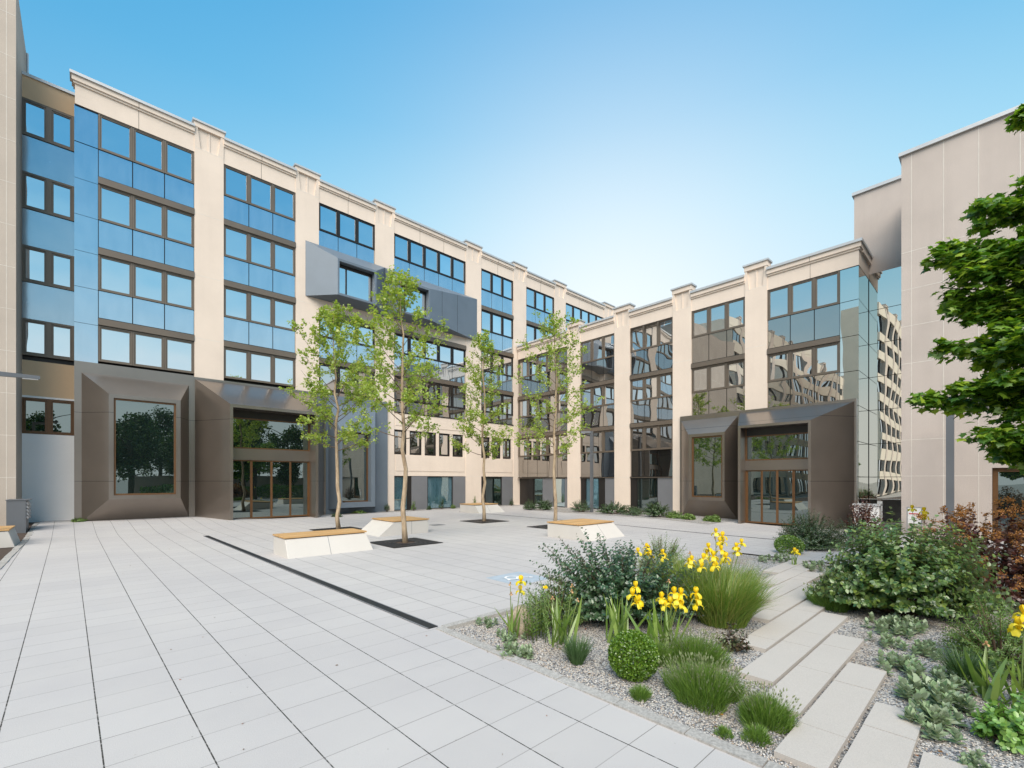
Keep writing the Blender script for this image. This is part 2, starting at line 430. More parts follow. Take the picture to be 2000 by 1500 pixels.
def portal(T, root, outer, base, front, p, op, rec, g, mat='portal', mull=None, name='portal', out=None):
    s0, s1, z0, z1 = outer; a0, a1, b0, b1 = base; f0, f1, h0, h1 = front; o0, o1, q0, q1 = op
    m = MB(T)
    m.box(s0, s1, -.08, .1, z0, z1)
    bq = [(a0, .1, b0), (a1, .1, b0), (a1, .1, b1), (a0, .1, b1)]
    fq = [(f0, p, h0), (f1, p, h0), (f1, p, h1), (f0, p, h1)]
    oq = [(o0, p, q0), (o1, p, q0), (o1, p, q1), (o0, p, q1)]
    rq = [(o0, p - rec, q0), (o1, p - rec, q0), (o1, p - rec, q1), (o0, p - rec, q1)]
    for X, Y in ((bq, fq), (fq, oq), (oq, rq)):
        for k in range(4): m.face([X[k], X[(k + 1) % 4], Y[(k + 1) % 4], Y[k]])
    o = m.build(name, M[mat], root, recalc=False)
    d = p - rec
    if not mull:
        w = MB(T); t = .07
        w.box(o0, o0 + t, d + .002, d + .08, q0, q1); w.box(o1 - t, o1, d + .002, d + .08, q0, q1)
        w.box(o0 + t, o1 - t, d + .002, d + .08, q0, q0 + t); w.box(o0 + t, o1 - t, d + .002, d + .08, q1 - t, q1)
        w.build('window_frame', M['orange'], o)
        gm = MB(T); gm.face([(o0, d + .02, q0), (o1, d + .02, q0), (o1, d + .02, q1), (o0, d + .02, q1)]); gm.build('pane', M[g], o)
    else:
        zt, zb, zc = mull                       # transom glass above zt, fascia zb..zt, doors below zb
        w = MB(T); t = .06
        w.box(o0, o0 + t, d + .002, d + .09, q0, q1); w.box(o1 - t, o1, d + .002, d + .09, q0, q1)
        w.box(o0 + t, o1 - t, d + .002, d + .09, q1 - .42, q1 - .36); w.box(o0 + t, o1 - t, d + .002, d + .09, zt, zt + t)
        w.build('window_frame', M['orange'], o)
        hd = MB(T); hd.box(o0 + t, o1 - t, d + .005, d + .10, q1 - .36, q1); hd.build('head_panel', M['dark'], o)
        fa = MB(T); fa.box(o0 + .002, o1 - .002, d + .005, d + .14, zb, zt - .003); fa.build('fascia', M[mat], o)
        gm = MB(T); gm.face([(o0, d + .02, zt), (o1, d + .02, zt), (o1, d + .02, q1 - .4), (o0, d + .02, q1 - .4)]); gm.build('pane', M[g], o)
        n = 4
        for k in range(n):
            x0 = o0 + t + (o1 - o0 - 2 * t) * k / n; x1 = o0 + t + (o1 - o0 - 2 * t) * (k + 1) / n; off = .03 if k in (1, 2) else 0
            dr = MB(T); u = .05
            dr.box(x0, x0 + u, d + .03 + off, d + .075 + off, zc, zb - .003); dr.box(x1 - u, x1, d + .03 + off, d + .075 + off, zc, zb - .003)
            dr.box(x0 + u, x1 - u, d + .03 + off, d + .075 + off, zc, zc + .07); dr.box(x0 + u, x1 - u, d + .03 + off, d + .075 + off, zb - .06, zb - .003)
            dr.m = 1; dr.face([(x0 + u, d + .05 + off, zc + .07), (x1 - u, d + .05 + off, zc + .07), (x1 - u, d + .05 + off, zb - .06), (x0 + u, d + .05 + off, zb - .06)])
            dr.build('door_leaf', [M['orange'], M[g]], o)
    return o

# ---------------- left building
LB = thing('office_building', 'tall cream five-storey office building on the left with a slanted grey projecting box', 'building', (18, 27, 0))
mb = MB(TL); mb.box(-.37, 39.3, -14, -.32, -.3, 19.0)
mb.build('wall', M['dark'], LB)
bays = [(.37, 3.87, 3), (5.10, 8.58, 3), (9.85, 13.33, 3), (14.65, 20.48, 5), (21.93, 25.29, 3), (26.74, 30.24, 3), (31.77, 37.61, 5)]
piers = [(3.87, 5.10), (8.58, 9.85), (13.33, 14.65), (20.48, 21.93), (25.29, 26.74), (30.24, 31.77), (37.61, 39.3)]
HD = [18.12, 15.02, 11.92, 8.80]; ST = 3.11
for i, (a, b) in enumerate(piers):
    pier(TL, LB, a, b, -.3 if i < 5 else 10, 19.7, 1.35, (15.15, 12.1, 9.0, 5.4, 2.3) if i < 5 else (15.15, 12.1))
for i, (a, b, n) in enumerate(bays):
    parapet(TL, LB, -.37 if i == 0 else a, b, 18.12, 19.38, .10 if i == 0 else 0)
    w = (b - a) / n
    for r, h in enumerate(HD):
        if i >= 5 and r > 2: continue
        if i in (2, 3) and r == 1: continue
        low = (r >= 2 and i >= 2) or (i == 4 and r >= 1)
        g, gs = ('g_up', 'g_span') if not (r == 3 and i >= 2) else ('g_mid', 'g_span2')
        sp = 1.15; top = h
        if i in (2, 3) and r == 2:
            band(TL, LB, a, b, h - .32, h, .06, 'bronze', 'blind_box'); top = h - .32
            q = MB(TL); q.box(a, b, -.3, -.02, h + .005, 15.2); q.build('spandrel_band', M['cream'], LB)
        for k in range(n):
            s0 = a + w * k; s1 = s0 + w
            fr = 'bronze' if i < 2 else 'dark'
            bl = .95 if (i == 3 and r == 3 and k in (0, 1, 2)) else (.5 if i == 3 and r == 3 else 0)
            window(TL, LB, s0 + .004, s1 - .004, h - 1.57, top, frame=fr, g=g, blind=bl)
            if not (r == 3 and i < 2): spandrel(TL, LB, s0, s1, (h - 2.76) if r < 3 or i < 2 else 6.5, h - 1.575, gs)
        if r < 3: band(TL, LB, a, b, h - ST + .01, h - 2.78, .02, 'bronze')
        elif i >= 3: band(TL, LB, a, b, 6.42, 6.49, .03, 'dark')
# mirrored glass corner at the left end
for k, z in enumerate((18.12, 16.55, 15.0, 13.45, 11.9, 10.35, 8.8)):
    m = MB(TL); m.box(-.39, .362, -.16, -.10, z - (1.545 if k < 6 else 1.7), z - .012); m.build('corner_panel', M['g_span'], LB)
# lower storeys of the two bays by the inner corner
for i in (3, 4):
    a, b, n = bays[i]; w = (b - a) / n
    m = MB(TL); m.box(a, b, -.3, -.03, 5.32, 6.42); m.box(a, b, -.3, -.03, 2.29, 3.70)
    m.box(a + .1, b - .15, -.03, -.005, 2.62, 3.69); m.box(a + .1, b - .15, -.03, -.005, 5.6, 6.40)
    m.build('spandrel_band', M['cream'], LB)
    for k in range(n):
        s0 = a + w * k; s1 = s0 + w
        window(TL, LB, s0 + .004, s1 - .24, 3.72, 5.315, d=-.16, frame='dark', g='g_mid')
        m = MB(TL); m.box(s1 - .235, s1, -.3, -.05, 3.70, 5.32); m.build('mullion_post', M['cream'], LB)
def lowwall(T, root, items, z1=2.27):
    for s0, s1, kind in items:
        m = MB(T)
        if kind == 'panel': m.box(s0 + .012, s1 - .012, -.2, -.05, -.25, z1); m.build('wall_panel', M['panel'], root)
        elif kind == 'post': m.box(s0, s1, -.2, -.08, -.25, z1); m.build('post', M['dark'], root)
        else:
            t = .05
            for q in ((s0, s0 + t, -.25, z1), (s1 - t, s1, -.25, z1), (s0 + t, s1 - t, -.25, .06), (s0 + t, s1 - t, z1 - t, z1)):
                m.box(q[0], q[1], -.2, -.1, q[2], q[3])
            o = m.build('glazing', M['dark'], root)
            p = MB(T); p.face([(s0 + t, -.15, .05), (s1 - t, -.15, .05), (s1 - t, -.15, z1 - t), (s0 + t, -.15, z1 - t)])
            p.build('pane', M['g_teal' if kind == 'teal' else 'g_low'], o)
lowwall(TL, LB, [(14.65, 15.7, 'teal'), (15.7, 15.95, 'post'), (15.95, 17.2, 'panel'), (17.2, 19.35, 'teal'), (19.35, 20.48, 'panel'),
                 (21.93, 22.4, 'post'), (22.4, 24.1, 'low'), (24.1, 25.25, 'panel'), (25.25, 25.6, 'post')])
# the three projecting metal portals
portal(TL, LB, (-.39, 3.83, -.3, 7.1), (-.16, 3.63, .22, 6.62), (.69, 3.19, 1.18, 5.70), 1.0, (.85, 3.02, 1.35, 5.54), .14, 'g_low', name='portal_window')
portal(TL, LB, (3.835, 10.2, -.3, 7.05), (3.87, 10.12, -.3, 6.95), (4.97, 9.07, -.3, 5.63), 2.05, (5.10, 8.93, -.3, 5.48), 1.0, 'g_low', mull=(3.58, 3.02, .06), name='entrance_portal')
portal(TL, LB, (10.205, 14.13, -.3, 7.0), (10.35, 13.3, .28, 6.5), (10.72, 12.88, .40, 4.98), .9, (10.85, 12.62, .70, 4.85), .5, 'g_low', 'portal2', name='portal_window')
# slanted box over bays three and four
m = MB(TL)
def frust(m, base, front, p, op, rec):
    a0, a1, b0, b1 = base; f0, f1, h0, h1 = front; o0, o1, q0, q1 = op
    L = [[(a0, .02, b0), (a1, .02, b0), (a1, .02, b1), (a0, .02, b1)], [(f0, p, h0), (f1, p, h0), (f1, p, h1), (f0, p, h1)],
         [(o0, p, q0), (o1, p, q0), (o1, p, q1), (o0, p, q1)], [(o0, p - rec, q0), (o1, p - rec, q0), (o1, p - rec, q1), (o0, p - rec, q1)]]
    for X, Y in zip(L, L[1:]):
        for k in range(4): m.face([X[k], X[(k + 1) % 4], Y[(k + 1) % 4], Y[k]])
frust(m, (9.09, 13.98, 12.48, 15.62), (10.46, 12.82, 12.58, 14.66), 1.2, (10.56, 12.70, 12.70, 14.52), .45)
frust(m, (13.98, 21.5, 12.48, 15.62), (14.30, 16.62, 12.58, 14.66), 1.2, (14.40, 16.52, 12.70, 14.52), .45)
bx = m.build('box_bay', M['portal2'], LB, recalc=False)
for a, b in ((10.56, 12.70), (14.40, 16.52)):
    f = MB(TL); d = .76
    f.box(a, a + .07, d, d + .06, 12.7, 14.52); f.box(b - .07, b, d, d + .06, 12.7, 14.52); f.box(a + .07, b - .07, d, d + .06, 12.7, 12.77)
    f.box(a + .07, b - .07, d, d + .06, 14.36, 14.52); f.box(a + .52, a + .6, d, d + .055, 12.77, 14.36)
    f.build('window_frame', M['dark'], bx)
    f = MB(TL); f.face([(a, d + .02, 12.7), (b, d + .02, 12.7), (b, d + .02, 14.5), (a, d + .02, 14.5)]); f.build('pane', M['g_up'], bx)
m = MB(TL)
for q in (17.75, 19.3):                         # panel seams down the long flank
    t = (q - 16.62) / (21.5 - 16.62); dd = 1.2 + (.02 - 1.2) * t
    m.hexa([(q - .008, dd - .02, 12.58 - .1 * t), (q + .008, dd - .024, 12.58 - .1 * t), (q + .008, dd + .004, 12.58 - .1 * t), (q - .008, dd + .008, 12.58 - .1 * t)],
           [(q - .008, dd - .02, 14.66 + .96 * t), (q + .008, dd - .024, 14.66 + .96 * t), (q + .008, dd + .004, 14.66 + .96 * t), (q - .008, dd + .008, 14.66 + .96 * t)])
m.build('seam', M['dark'], bx)
# recessed link bay beside the tower
TK = lambda s, d, z: (s, 28.2 - d, z)
m = MB(TK); m.box(-2.3, -.36, -9, -.2, -.3, 19.1); m.build('link_core', M['dark'], LB)
m = MB(TK); m.box(-2.3, -.36, -.3, 0, 5.6, 7.1); m.build('link_spandrel', M['tan'], LB)
m = MB(TK); m.box(-2.3, -.36, -.3, 0, 18.2, 19.12); m.m = 1; m.box(-2.3, -.36, -.35, .06, 19.12, 19.24)
m.build('link_parapet', [M['tan'], M['coping']], LB)
m = MB(TK); m.box(-2.3, -.36, -.3, .01, -.3, 3.98); m.box(-2.3, -2.03, -.3, .01, 3.98, 5.6); m.box(-2.03, -.36, -.3, .01, 5.52, 5.6); m.build('rendered_wall', M['white'], LB)
for r in range(4):
    z1 = 18.2 - r * 3.11
    for s0, s1 in ((-2.03, -1.2), (-1.2, -.4)):
        window(TK, LB, s0, s1, z1 - 1.55, z1, d=-.08, g='g_up', fw=.09)
    if r < 3: spandrel(TK, LB, -2.05, -.38, z1 - 3.10, z1 - 1.555, 'g_frost', -.06)
for s0, s1 in ((-2.02, -1.2), (-1.2, -.4)): window(TK, LB, s0, s1, 3.99, 5.51, d=-.08, frame='orange', g='g_low', fw=.07)

# ---------------- tower at the left edge
TW = thing('stair_tower', 'blank cream concrete tower at the far left edge rising above the picture', 'tower', (-5, 26, 0))
m = MB(); m.box(-15.9, -2.0, 26.0, 40, -.3, 21.3); m.m = 1
for k in range(12):
    z = 2.1 + k * 1.62; m.box(-15.9, -2.25, 25.996, 26.1, z, z + .014)
    m.box(-2.245, -2.002, 25.996, 26.1, z, z + .014)
for q in (-2.25, -4.1, -6.0): m.box(q - .007, q + .007, 25.9955, 26.1, -.3, 21.29)
m.build('wall', [M['tower'], M['joint']], TW)
m = MB(); m.hexa([(-2.4, 29.0, 19.0), (-1.99, 29.0, 19.0), (-1.99, 34, 19.0), (-2.4, 34, 19.0)], [(-2.6, 29, 24.6), (-2.42, 29, 24.6), (-2.42, 34, 24.6), (-2.6, 34, 24.6)])
m.build('sloped_roof', M['white'], TW)
m = MB(); m.tube([(-1.93, 29.6, 19), (-1.93, 29.6, 21.0)], .04, 8); tag(m.build('roof_mast', M['coping']), 'thin white mast standing on the roof edge by the left tower', 'mast')

# ---------------- right wing
RW = thing('office_wing', 'lower four-storey cream office wing on the right with bronze-framed windows between piers', 'building', (25.67, 13, 0))
m = MB(TR); m.box(4.6, 27.2, -12, -.32, -.4, 12.4); m.build('wall', M['dark'], RW)
rp = [(20.50, 21.67), (16.43, 17.61), (12.34, 13.48), (8.30, 9.38)]
rb = [(21.67, 26.9, 5), (17.61, 20.50, 3), (13.48, 16.43, 3), (9.38, 12.34, 3), (5.2, 8.30, 3)]
for a, b in rp: pier(TR, RW, a, b, -.4, 13.42, 1.35, (9.0, 5.55, 2.2))
for i, (a, b, n) in enumerate(rb):
    parapet(TR, RW, 4.48 if i == 4 else a, b, 11.80, 12.92, .1 if i == 4 else 0)
    w = (b - a) / n
    rows = [(11.80, 10.25, 8.78), (8.47, 7.05, 5.68), (5.37, 3.88, 2.24)]
    for r, (h, sl, bt) in enumerate(rows):
        if i >= 3 and r == 2: continue
        top = h
        if (i, r) in ((2, 0), (0, 0)):
            top = h - .02
        for k in range(n):
            s0 = a + w * k; s1 = s0 + w
            window(TR, RW, s0 + .004, s1 - .004, sl + .005, top, g='g_mid' if r < 2 or i == 0 else 'g_dk', frame='bronze', blind=(.22 if (i, r) in ((2, 0), (0, 0)) else (.14 if (i, r, k) == (3, 1, 0) else 0)))
            spandrel(TR, RW, s0, s1, bt, sl, 'g_span2' if r < 2 or i == 0 else 'g_dk')
        if r < 2: band(TR, RW, a, b, rows[r + 1][0] + .01, bt - .01, .03, 'bronze')
        else: band(TR, RW, a, b, 2.16, 2.235, .02, 'bronze')
# mirrored glass corner at the near end, its return, and the recessed strip beside the block
zs = [11.8, 10.25, 8.62, 7.0, 5.4, 3.76, 2.15, -.4]
for z1, z0 in zip(zs, zs[1:]):
    m = MB(TR); m.box(4.49, 5.19, -.16, -.06, z0 + .02, z1 - .005); m.build('corner_panel', M['g_cor'], RW)
    m = MB(); m.box(B + .165, 27.98, 4.49, 4.55, z0 + .02, z1 - .005); m.build('corner_panel', M['g_cor'], RW)
    m = MB(); m.box(28.0, 28.05, 2.0, 4.47, z0 + .02, (12.05 if z1 > 11 else z1) - .005); m.build('corner_panel', M['g_cor'], RW)
m = MB(); m.box(B + .455, 27.99, 4.48, 4.9, 11.8, 12.5); m.box(B + .455, 27.99, 4.38, 4.9, 12.5, 12.8); m.m = 1; m.box(B + .505, 27.99, 4.32, 4.9, 12.8, 12.92)
m.build('parapet_return', [M['cream'], M['coping']], RW)
m = MB(); m.box(28.06, 28.6, 1.5, 4.9, -.4, 12.0); m.build('link_core', M['dark'], RW)
m = MB(); m.box(28.0, 36, -2, 5.07, 12.05, 16.15); m.m = 1; m.box(27.9, 36, -2, 5.15, 16.15, 16.3); m.build('upper_wall', [M['grey'], M['coping']], RW)
for a, b, c in ((8, 12, 13.35), (12.5, 16.3, 13.2), (5.6, 7.6, 13.45)):
    m = MB(); m.hexa([(27.2, a, 12.7), (27.2, b, 12.7), (31, b, 12.7), (31, a, 12.7)], [(27.2, a, 12.85), (27.2, b, 12.85), (31, b, c + .75), (31, a, c + .75)]); m.build('roof_sheet', M['roof'], RW)
lowwall(TR, RW, [(25.75, 25.25, 'post'), (24.2, 25.2, 'low'), (23.1, 24.2, 'panel'), (21.95, 23.1, 'teal'), (21.7, 21.95, 'panel'),
                 (20.1, 20.48, 'post'), (18.9, 20.1, 'teal'), (18.4, 18.9, 'post'), (17.62, 18.4, 'panel'),
                 (16.0, 16.42, 'post'), (14.5, 16.0, 'low'), (13.5, 14.5, 'panel')], 2.15)
portal(TR, RW, (9.64, 12.97, -.4, 5.74), (9.70, 12.90, -.15, 5.46), (10.08, 12.06, .90, 4.57), .9, (10.20, 11.88, 1.07, 4.41), .14, 'g_low', name='portal_window')
portal(TR, RW, (4.55, 9.635, -.4, 5.72), (4.62, 9.60, -.4, 5.60), (5.86, 8.98, -.4, 4.70), 2.0, (5.97, 8.86, -.4, 4.58), .75, 'g_low', mull=(2.98, 2.50, -.12), name='entrance_portal')

# ---------------- block at the right edge
RB = thing('concrete_building', 'blank pinkish concrete building at the right edge behind the maple, with pale panel joints', 'building', (24, -2, 0))
m = MB(); m.box(24.0, 36, .28, 2.80, -.4, 15.0); m.box(24.0, 36, -20, .28, 2.45, 15.0); m.box(24.25, 36, -20, .28, -.4, 2.45)
m.m = 1
for z in (2.16, 3.60, 5.15, 6.65, 8.14, 9.6, 11.1): m.box(23.996, 24.1, .285 if z < 2.45 else -20, 2.80, z, z + .018)
for q in (2.49, 1.56, .62, -.4, -1.4, -2.4): m.box(23.9955, 24.1, q - .008, q + .008, -.4 if q > .3 else 2.46, 15.0)
m.m = 2; m.box(23.9, 36, -20, 2.88, 15.0, 15.14)
m.build('wall', [M['grey'], M['joint'], M['coping']], RB)
m = MB(lambda s, d, z: (24.25 - d, s, z))
m.box(.13, .27, .0, .1, -.4, 2.44); m.box(-1.2, .13, 0, .1, 2.3, 2.44); m.box(-1.2, -1.06, 0, .1, -.4, 2.3); m.box(-1.06, .13, 0, .1, -.4, .1)
gf = m.build('glazed_door', M['orange'], RB)
m = MB(); m.face([(24.2, -1.06, .1), (24.2, .13, .1), (24.2, .13, 2.3), (24.2, -1.06, 2.3)]); m.build('pane', M['g_low'], gf)

# ---------------- invented ranges, added out of view for bright reflections in the glass
def rear(label, x0, x1, yf, H, depth):
    OP = thing('added_building', label, 'building', ((x0 + x1)/2, yf, 0))
    TO = lambda s, d, z: (s, yf - d, z)
    m = MB(TO); m.box(x0, x1, -depth, -.3, -.3, H - 1.5); m.build('wall', M['opp'], OP)
    s = x0 + .5; nf = int((H - 2.2) / 3.1)
    while s < x1 - 1:
        e = min(s + 5.5, x1)
        pier(TO, OP, s, s + 1.3, -.3, H, 1.35); m = MB(TO)
        m.box(s + 1.3, e, -.3, -.03, H - 2.2, H - .6); m.build('parapet', M['opp'], OP)
        m = MB(TO)
        for k in range(nf): m.box(s + 1.3, e, -.3, -.06, 2.2 + k*3.1, 3.5 + k*3.1)
        m.build('spandrel_band', M['opp'], OP)
        m = MB(TO); m.box(s + 3.35, s + 3.45, -.2, -.1, 0, H - 2.2); m.build('mullion', M['dark'], OP)
        m = MB(TO); m.face([(s + 1.3, -.2, 0), (e, -.2, 0), (e, -.2, H - 2.2), (s + 1.3, -.2, H - 2.2)]); m.build('glazing', M['g_up'], OP)
        s += 5.5
rear('unseen taller cream office range, added to give the right wing windows bright reflections', -88, -16, 26.4, 27, 14)
rear('unseen cream office range, added as a reflection for the glass corner beside the blank wall', -78, -34, 13, 30, 4)

# ------------------------------------------------------------------ foliage helpers
def nrmz(v): return v / np.maximum(1e-9, np.linalg.norm(v, axis=-1, keepdims=True))
ELL = (np.array([(0,0,0),(-.34,.28,.07),(-.30,.66,.03),(0,1,-.10),(.30,.66,.03),(.34,.28,.07)], float), [(0,3,2,1),(0,5,4,3)])
LAN = (np.array([(0,0,0),(-.11,.4,.03),(0,1,-.05),(.11,.4,.03)], float), [(0,2,1),(0,3,2)])
RND = (np.array([(0,0,0),(-.4,.25,.06),(-.42,.7,.03),(0,1,-.05),(.42,.7,.03),(.4,.25,.06)], float), [(0,3,2,1),(0,5,4,3)])
_mr = [(0,0),(.24,.02),(.50,-.06),(.40,.16),(.72,.40),(.40,.46),(.30,.62),(.12,.72),(0,1.02)]
MAP = (np.array([(x, y, -.22*x*x - .1*y*y) for x, y in _mr] + [(-x, y, -.22*x*x - .1*y*y) for x, y in _mr[1:-1]], float),
       [(0,1,2,3),(0,3,4,5),(0,5,6,7,8),(0,11-1,10-1,9),(0,12,11,10),(0,8,15,14,13)][:0] + [tuple(range(0,9)), (0,8,15,14,13,12,11,10,9)])

def leaves(P, D, N, S, tmpl, W=1.0):
    """arrays of verts and faces for many copies of one leaf"""
    tv, tf = tmpl
    D = nrmz(D); X = nrmz(np.cross(D, N)); Z = np.cross(X, D)
    S = np.broadcast_to(np.asarray(S, float), (len(P),))[:, None, None]
    V = P[:, None, :] + S * (W * tv[None, :, 0:1] * X[:, None, :] + tv[None, :, 1:2] * D[:, None, :] + tv[None, :, 2:3] * Z[:, None, :])
    return V.reshape(-1, 3), len(tv), tf, len(P)

def mesh_np(name, sets, mats, parent=None):
    """sets: list of (V, nv, faces, n, material index)"""
    vs, li, ls, lt, mi = [], [], [], [], []
    off = 0; lo = 0
    for V, nv, tf, n, m in sets:
        vs.append(V)
        base = off + np.arange(n)[:, None] * nv
        fl = np.concatenate([np.array(f) for f in tf]); cnt = np.array([len(f) for f in tf])
        li.append((base + fl[None, :]).ravel())
        st = np.concatenate([[0], np.cumsum(cnt)[:-1]]); tot = cnt.sum()
        ls.append((lo + np.arange(n)[:, None] * tot + st[None, :]).ravel()); lt.append(np.tile(cnt, n))
        mi.append(np.full(n * len(tf), m)); off += nv * n; lo += tot * n
    V = np.concatenate(vs); li = np.concatenate(li); ls = np.concatenate(ls); lt = np.concatenate(lt); mi = np.concatenate(mi)
    me = bpy.data.meshes.new(name)
    me.vertices.add(len(V)); me.vertices.foreach_set('co', V.astype(np.float32).ravel())
    me.loops.add(len(li)); me.loops.foreach_set('vertex_index', li.astype(np.int32))
    me.polygons.add(len(ls)); me.polygons.foreach_set('loop_start', ls.astype(np.int32)); me.polygons.foreach_set('loop_total', lt.astype(np.int32))
    for m in (mats if isinstance(mats, list) else [mats]): me.materials.append(m)
    me.polygons.foreach_set('material_index', mi.astype(np.int32))
    me.update(calc_edges=True); me.validate()
    o = bpy.data.objects.new(name, me); col.objects.link(o)
    if parent is not None: attach(o, parent)
    return o

def blades(P, az, lean, bend, L, W, nseg=4, m=0, fold=0.):
    """arched blades of grass / sword leaves"""
    n = len(P); L = np.broadcast_to(L, (n,)); W = np.broadcast_to(W, (n,))
    pts = [P.copy()]; th = np.array(lean, float).copy(); seg = L / nseg
    h = np.stack([np.cos(az), np.sin(az), np.zeros(n)], 1)
    for k in range(nseg):
        pts.append(pts[-1] + (np.sin(th)[:, None] * h + np.cos(th)[:, None] * np.array([0, 0, 1.])) * seg[:, None]); th = th + bend / nseg
    tw = az + rng.uniform(-1.2, 1.2, n)
    s = np.stack([-np.sin(tw), np.cos(tw), np.zeros(n)], 1)
    prof = np.array([.75, 1., .95, .7, .04]) if nseg == 4 else np.linspace(1, .05, nseg + 1)
    V = np.zeros((n, 2 * (nseg + 1), 3))
    for k in range(nseg + 1):
        wv = s * (W * prof[k] * .5)[:, None]
        V[:, 2*k] = pts[k] - wv; V[:, 2*k+1] = pts[k] + wv
    tf = [(2*k, 2*k+1, 2*k+3, 2*k+2) for k in range(nseg)]
    return V.reshape(-1, 3), 2 * (nseg + 1), tf, n, m

def disc(n, r, pw=.5):
    a = rng.uniform(0, 2*PI, n); q = r * rng.uniform(0, 1, n) ** pw
    return np.stack([q*np.cos(a), q*np.sin(a), np.zeros(n)], 1), a, q
def unit(n):
    return nrmz(rng.normal(size=(n, 3)))

def lumps(D, seed, amp):
    r = np.random.default_rng(seed); out = np.ones(len(D))
    for k in range(7):
        c = nrmz(r.normal(size=(1, 3)))[0]; out += amp * np.maximum(0, (D @ c - .55) / .45) * r.uniform(-1, 1.2)
    return out

def shoots_shrub(x, y, z, rx, ry, h, label, cat, mat, n=150, per=18, leaf=.055, tmpl=ELL, seed=1, low=.05, group=None, name='shrub', W=1.0, spread=.35, rot=0., topup=.5, plume=None):
    global rng
    rng = np.random.default_rng(seed)
    t = thing(name, label, cat, (x, y, z), group)
    D = unit(n * 2); D[:, 2] = np.abs(D[:, 2]) * 1.05 - .12; D = nrmz(D)[:n]
    k = lumps(D, seed + 50, .22) * rng.uniform(.80, 1.10, n)
    tip = np.stack([D[:, 0]*rx*k, D[:, 1]*ry*k, h*.12 + np.maximum(low*h, D[:, 2]*h*.88*k)], 1)
    c, s = math.cos(rot), math.sin(rot)
    tip = np.stack([tip[:, 0]*c - tip[:, 1]*s, tip[:, 0]*s + tip[:, 1]*c, tip[:, 2]], 1)
    base = np.stack([tip[:, 0]*.14, tip[:, 1]*.14, np.zeros(n)], 1)
    mid = base*.45 + tip*.55; mid[:, 2] += .12*h
    u = np.tile(np.linspace(.40, 1.0, per), (n, 1)) + rng.uniform(-.02, .02, (n, per))
    uu = u[..., None]
    P = ((1-uu)**2*base[:, None] + 2*uu*(1-uu)*mid[:, None] + uu**2*tip[:, None])
    T = nrmz(2*(1-uu)*(mid-base)[:, None] + 2*uu*(tip-mid)[:, None])
    a = (np.arange(per)*2.4)[None, :] + rng.uniform(0, 6, (n, 1)); a = a[..., None]
    e1 = nrmz(np.cross(T, np.array([.1, .2, 1.]))); e2 = np.cross(T, e1)
    side = np.cos(a)*e1 + np.sin(a)*e2
    Dl = nrmz(T*.55 + side*.8 + np.array([0, 0, -.15]) + rng.normal(size=P.shape)*.2)
    Nl = nrmz(np.array([0, 0, topup]) + T*.4 + nrmz(P*np.array([1, 1, .4]))*.5 + rng.normal(size=P.shape)*spread)
    P = P.reshape(-1, 3); sz = leaf * rng.uniform(.65, 1.2, len(P)) * np.tile(np.linspace(1.1, .65, per), n)
    V = leaves(P, Dl.reshape(-1, 3), Nl.reshape(-1, 3), sz, tmpl, W)
    mesh_np('foliage', [(*V, 0)], M[mat], t)
    b = MB()
    for i in range(0, n, 3):
        b.tube([base[i], (base[i]*.25+mid[i]*.5+tip[i]*.25), tip[i]], [.009, .006, .002], 4, False)
    o = b.build('branches', M['twig'], None, recalc=False); o.parent = t
    if plume:
        pp = []
        sel = np.argsort(-tip[:, 2])[:int(n*.75)]
        for i in sel:
            c0 = tip[i]; r = rng.uniform(.045, .09)
            q = c0 + unit(46) * (r * rng.uniform(.2, 1, (46, 1))); pp.append(q)
        pp = np.concatenate(pp)
        V = leaves(pp, unit(len(pp)), unit(len(pp)), rng.uniform(.012, .028, len(pp)), RND)
        o = mesh_np('flower_plume', [(*V, 0)], M[plume]); o.parent = t
    for o in t.children: o.matrix_parent_inverse = Matrix.Identity(4)
    return t

def lavender(x, y, z, r, h, label, seed, dens=1., name='lavender_plant', stalk=True, mat='l_lav', group='lavender cushions on the gravel'):
    global rng
    rng = np.random.default_rng(seed); h *= .78
    t = thing(name, label, 'lavender' if name.startswith('lav') else 'plant', (x, y, z), group)
    n = int(3600 * dens * (r / .33) ** 1.5)
    P, a, q = disc(n, r*.88); k = 1 + .18*np.sin(a*3+seed) + .1*np.sin(a*5+2*seed)
    P[:, :2] *= k[:, None]
    dome = np.sqrt(np.maximum(0.02, 1 - (q/r)**2*.85))
    L = h * .46 * rng.uniform(.6, 1.25, n)
    lean = .15 + .62*(q/r) + rng.normal(0, .15, n)
    P[:, 2] = np.maximum(0, h*dome*rng.uniform(.15, .95, n) - L*np.cos(lean)*.8)
    V = blades(P, a + rng.normal(0, .5, n), lean, rng.normal(-.1, .25, n), L, .0075, 3)
    mesh_np('foliage', [V], M[mat], t)
    if stalk:
        n2 = int(230 * dens * (r/.33)**2)
        P, a, q = disc(n2, r*.9); dome = np.sqrt(np.maximum(.02, 1-(q/r)**2*.85)); P[:, 2] = h*dome*.6
        lean = .1 + .55*(q/r) + rng.normal(0, .1, n2); L = h*rng.uniform(.35, .62, n2)
        S1 = blades(P, a, lean, rng.normal(0, .1, n2), L, .0035, 3)
        tip = S1[0].reshape(n2, 8, 3)[:, 6]
        d = nrmz(tip - S1[0].reshape(n2, 8, 3)[:, 4])
        S2 = leaves(np.repeat(tip, 3, 0) - np.repeat(d, 3, 0)*.012, np.repeat(d, 3, 0) + rng.normal(0, .15, (n2*3, 3)), unit(n2*3), .034, LAN, 1.2)
        mesh_np('flower_stalks', [S1, (*S2, 0)], M['l_stalk'], t)
    for o in t.children: o.matrix_parent_inverse = Matrix.Identity(4)
    return t

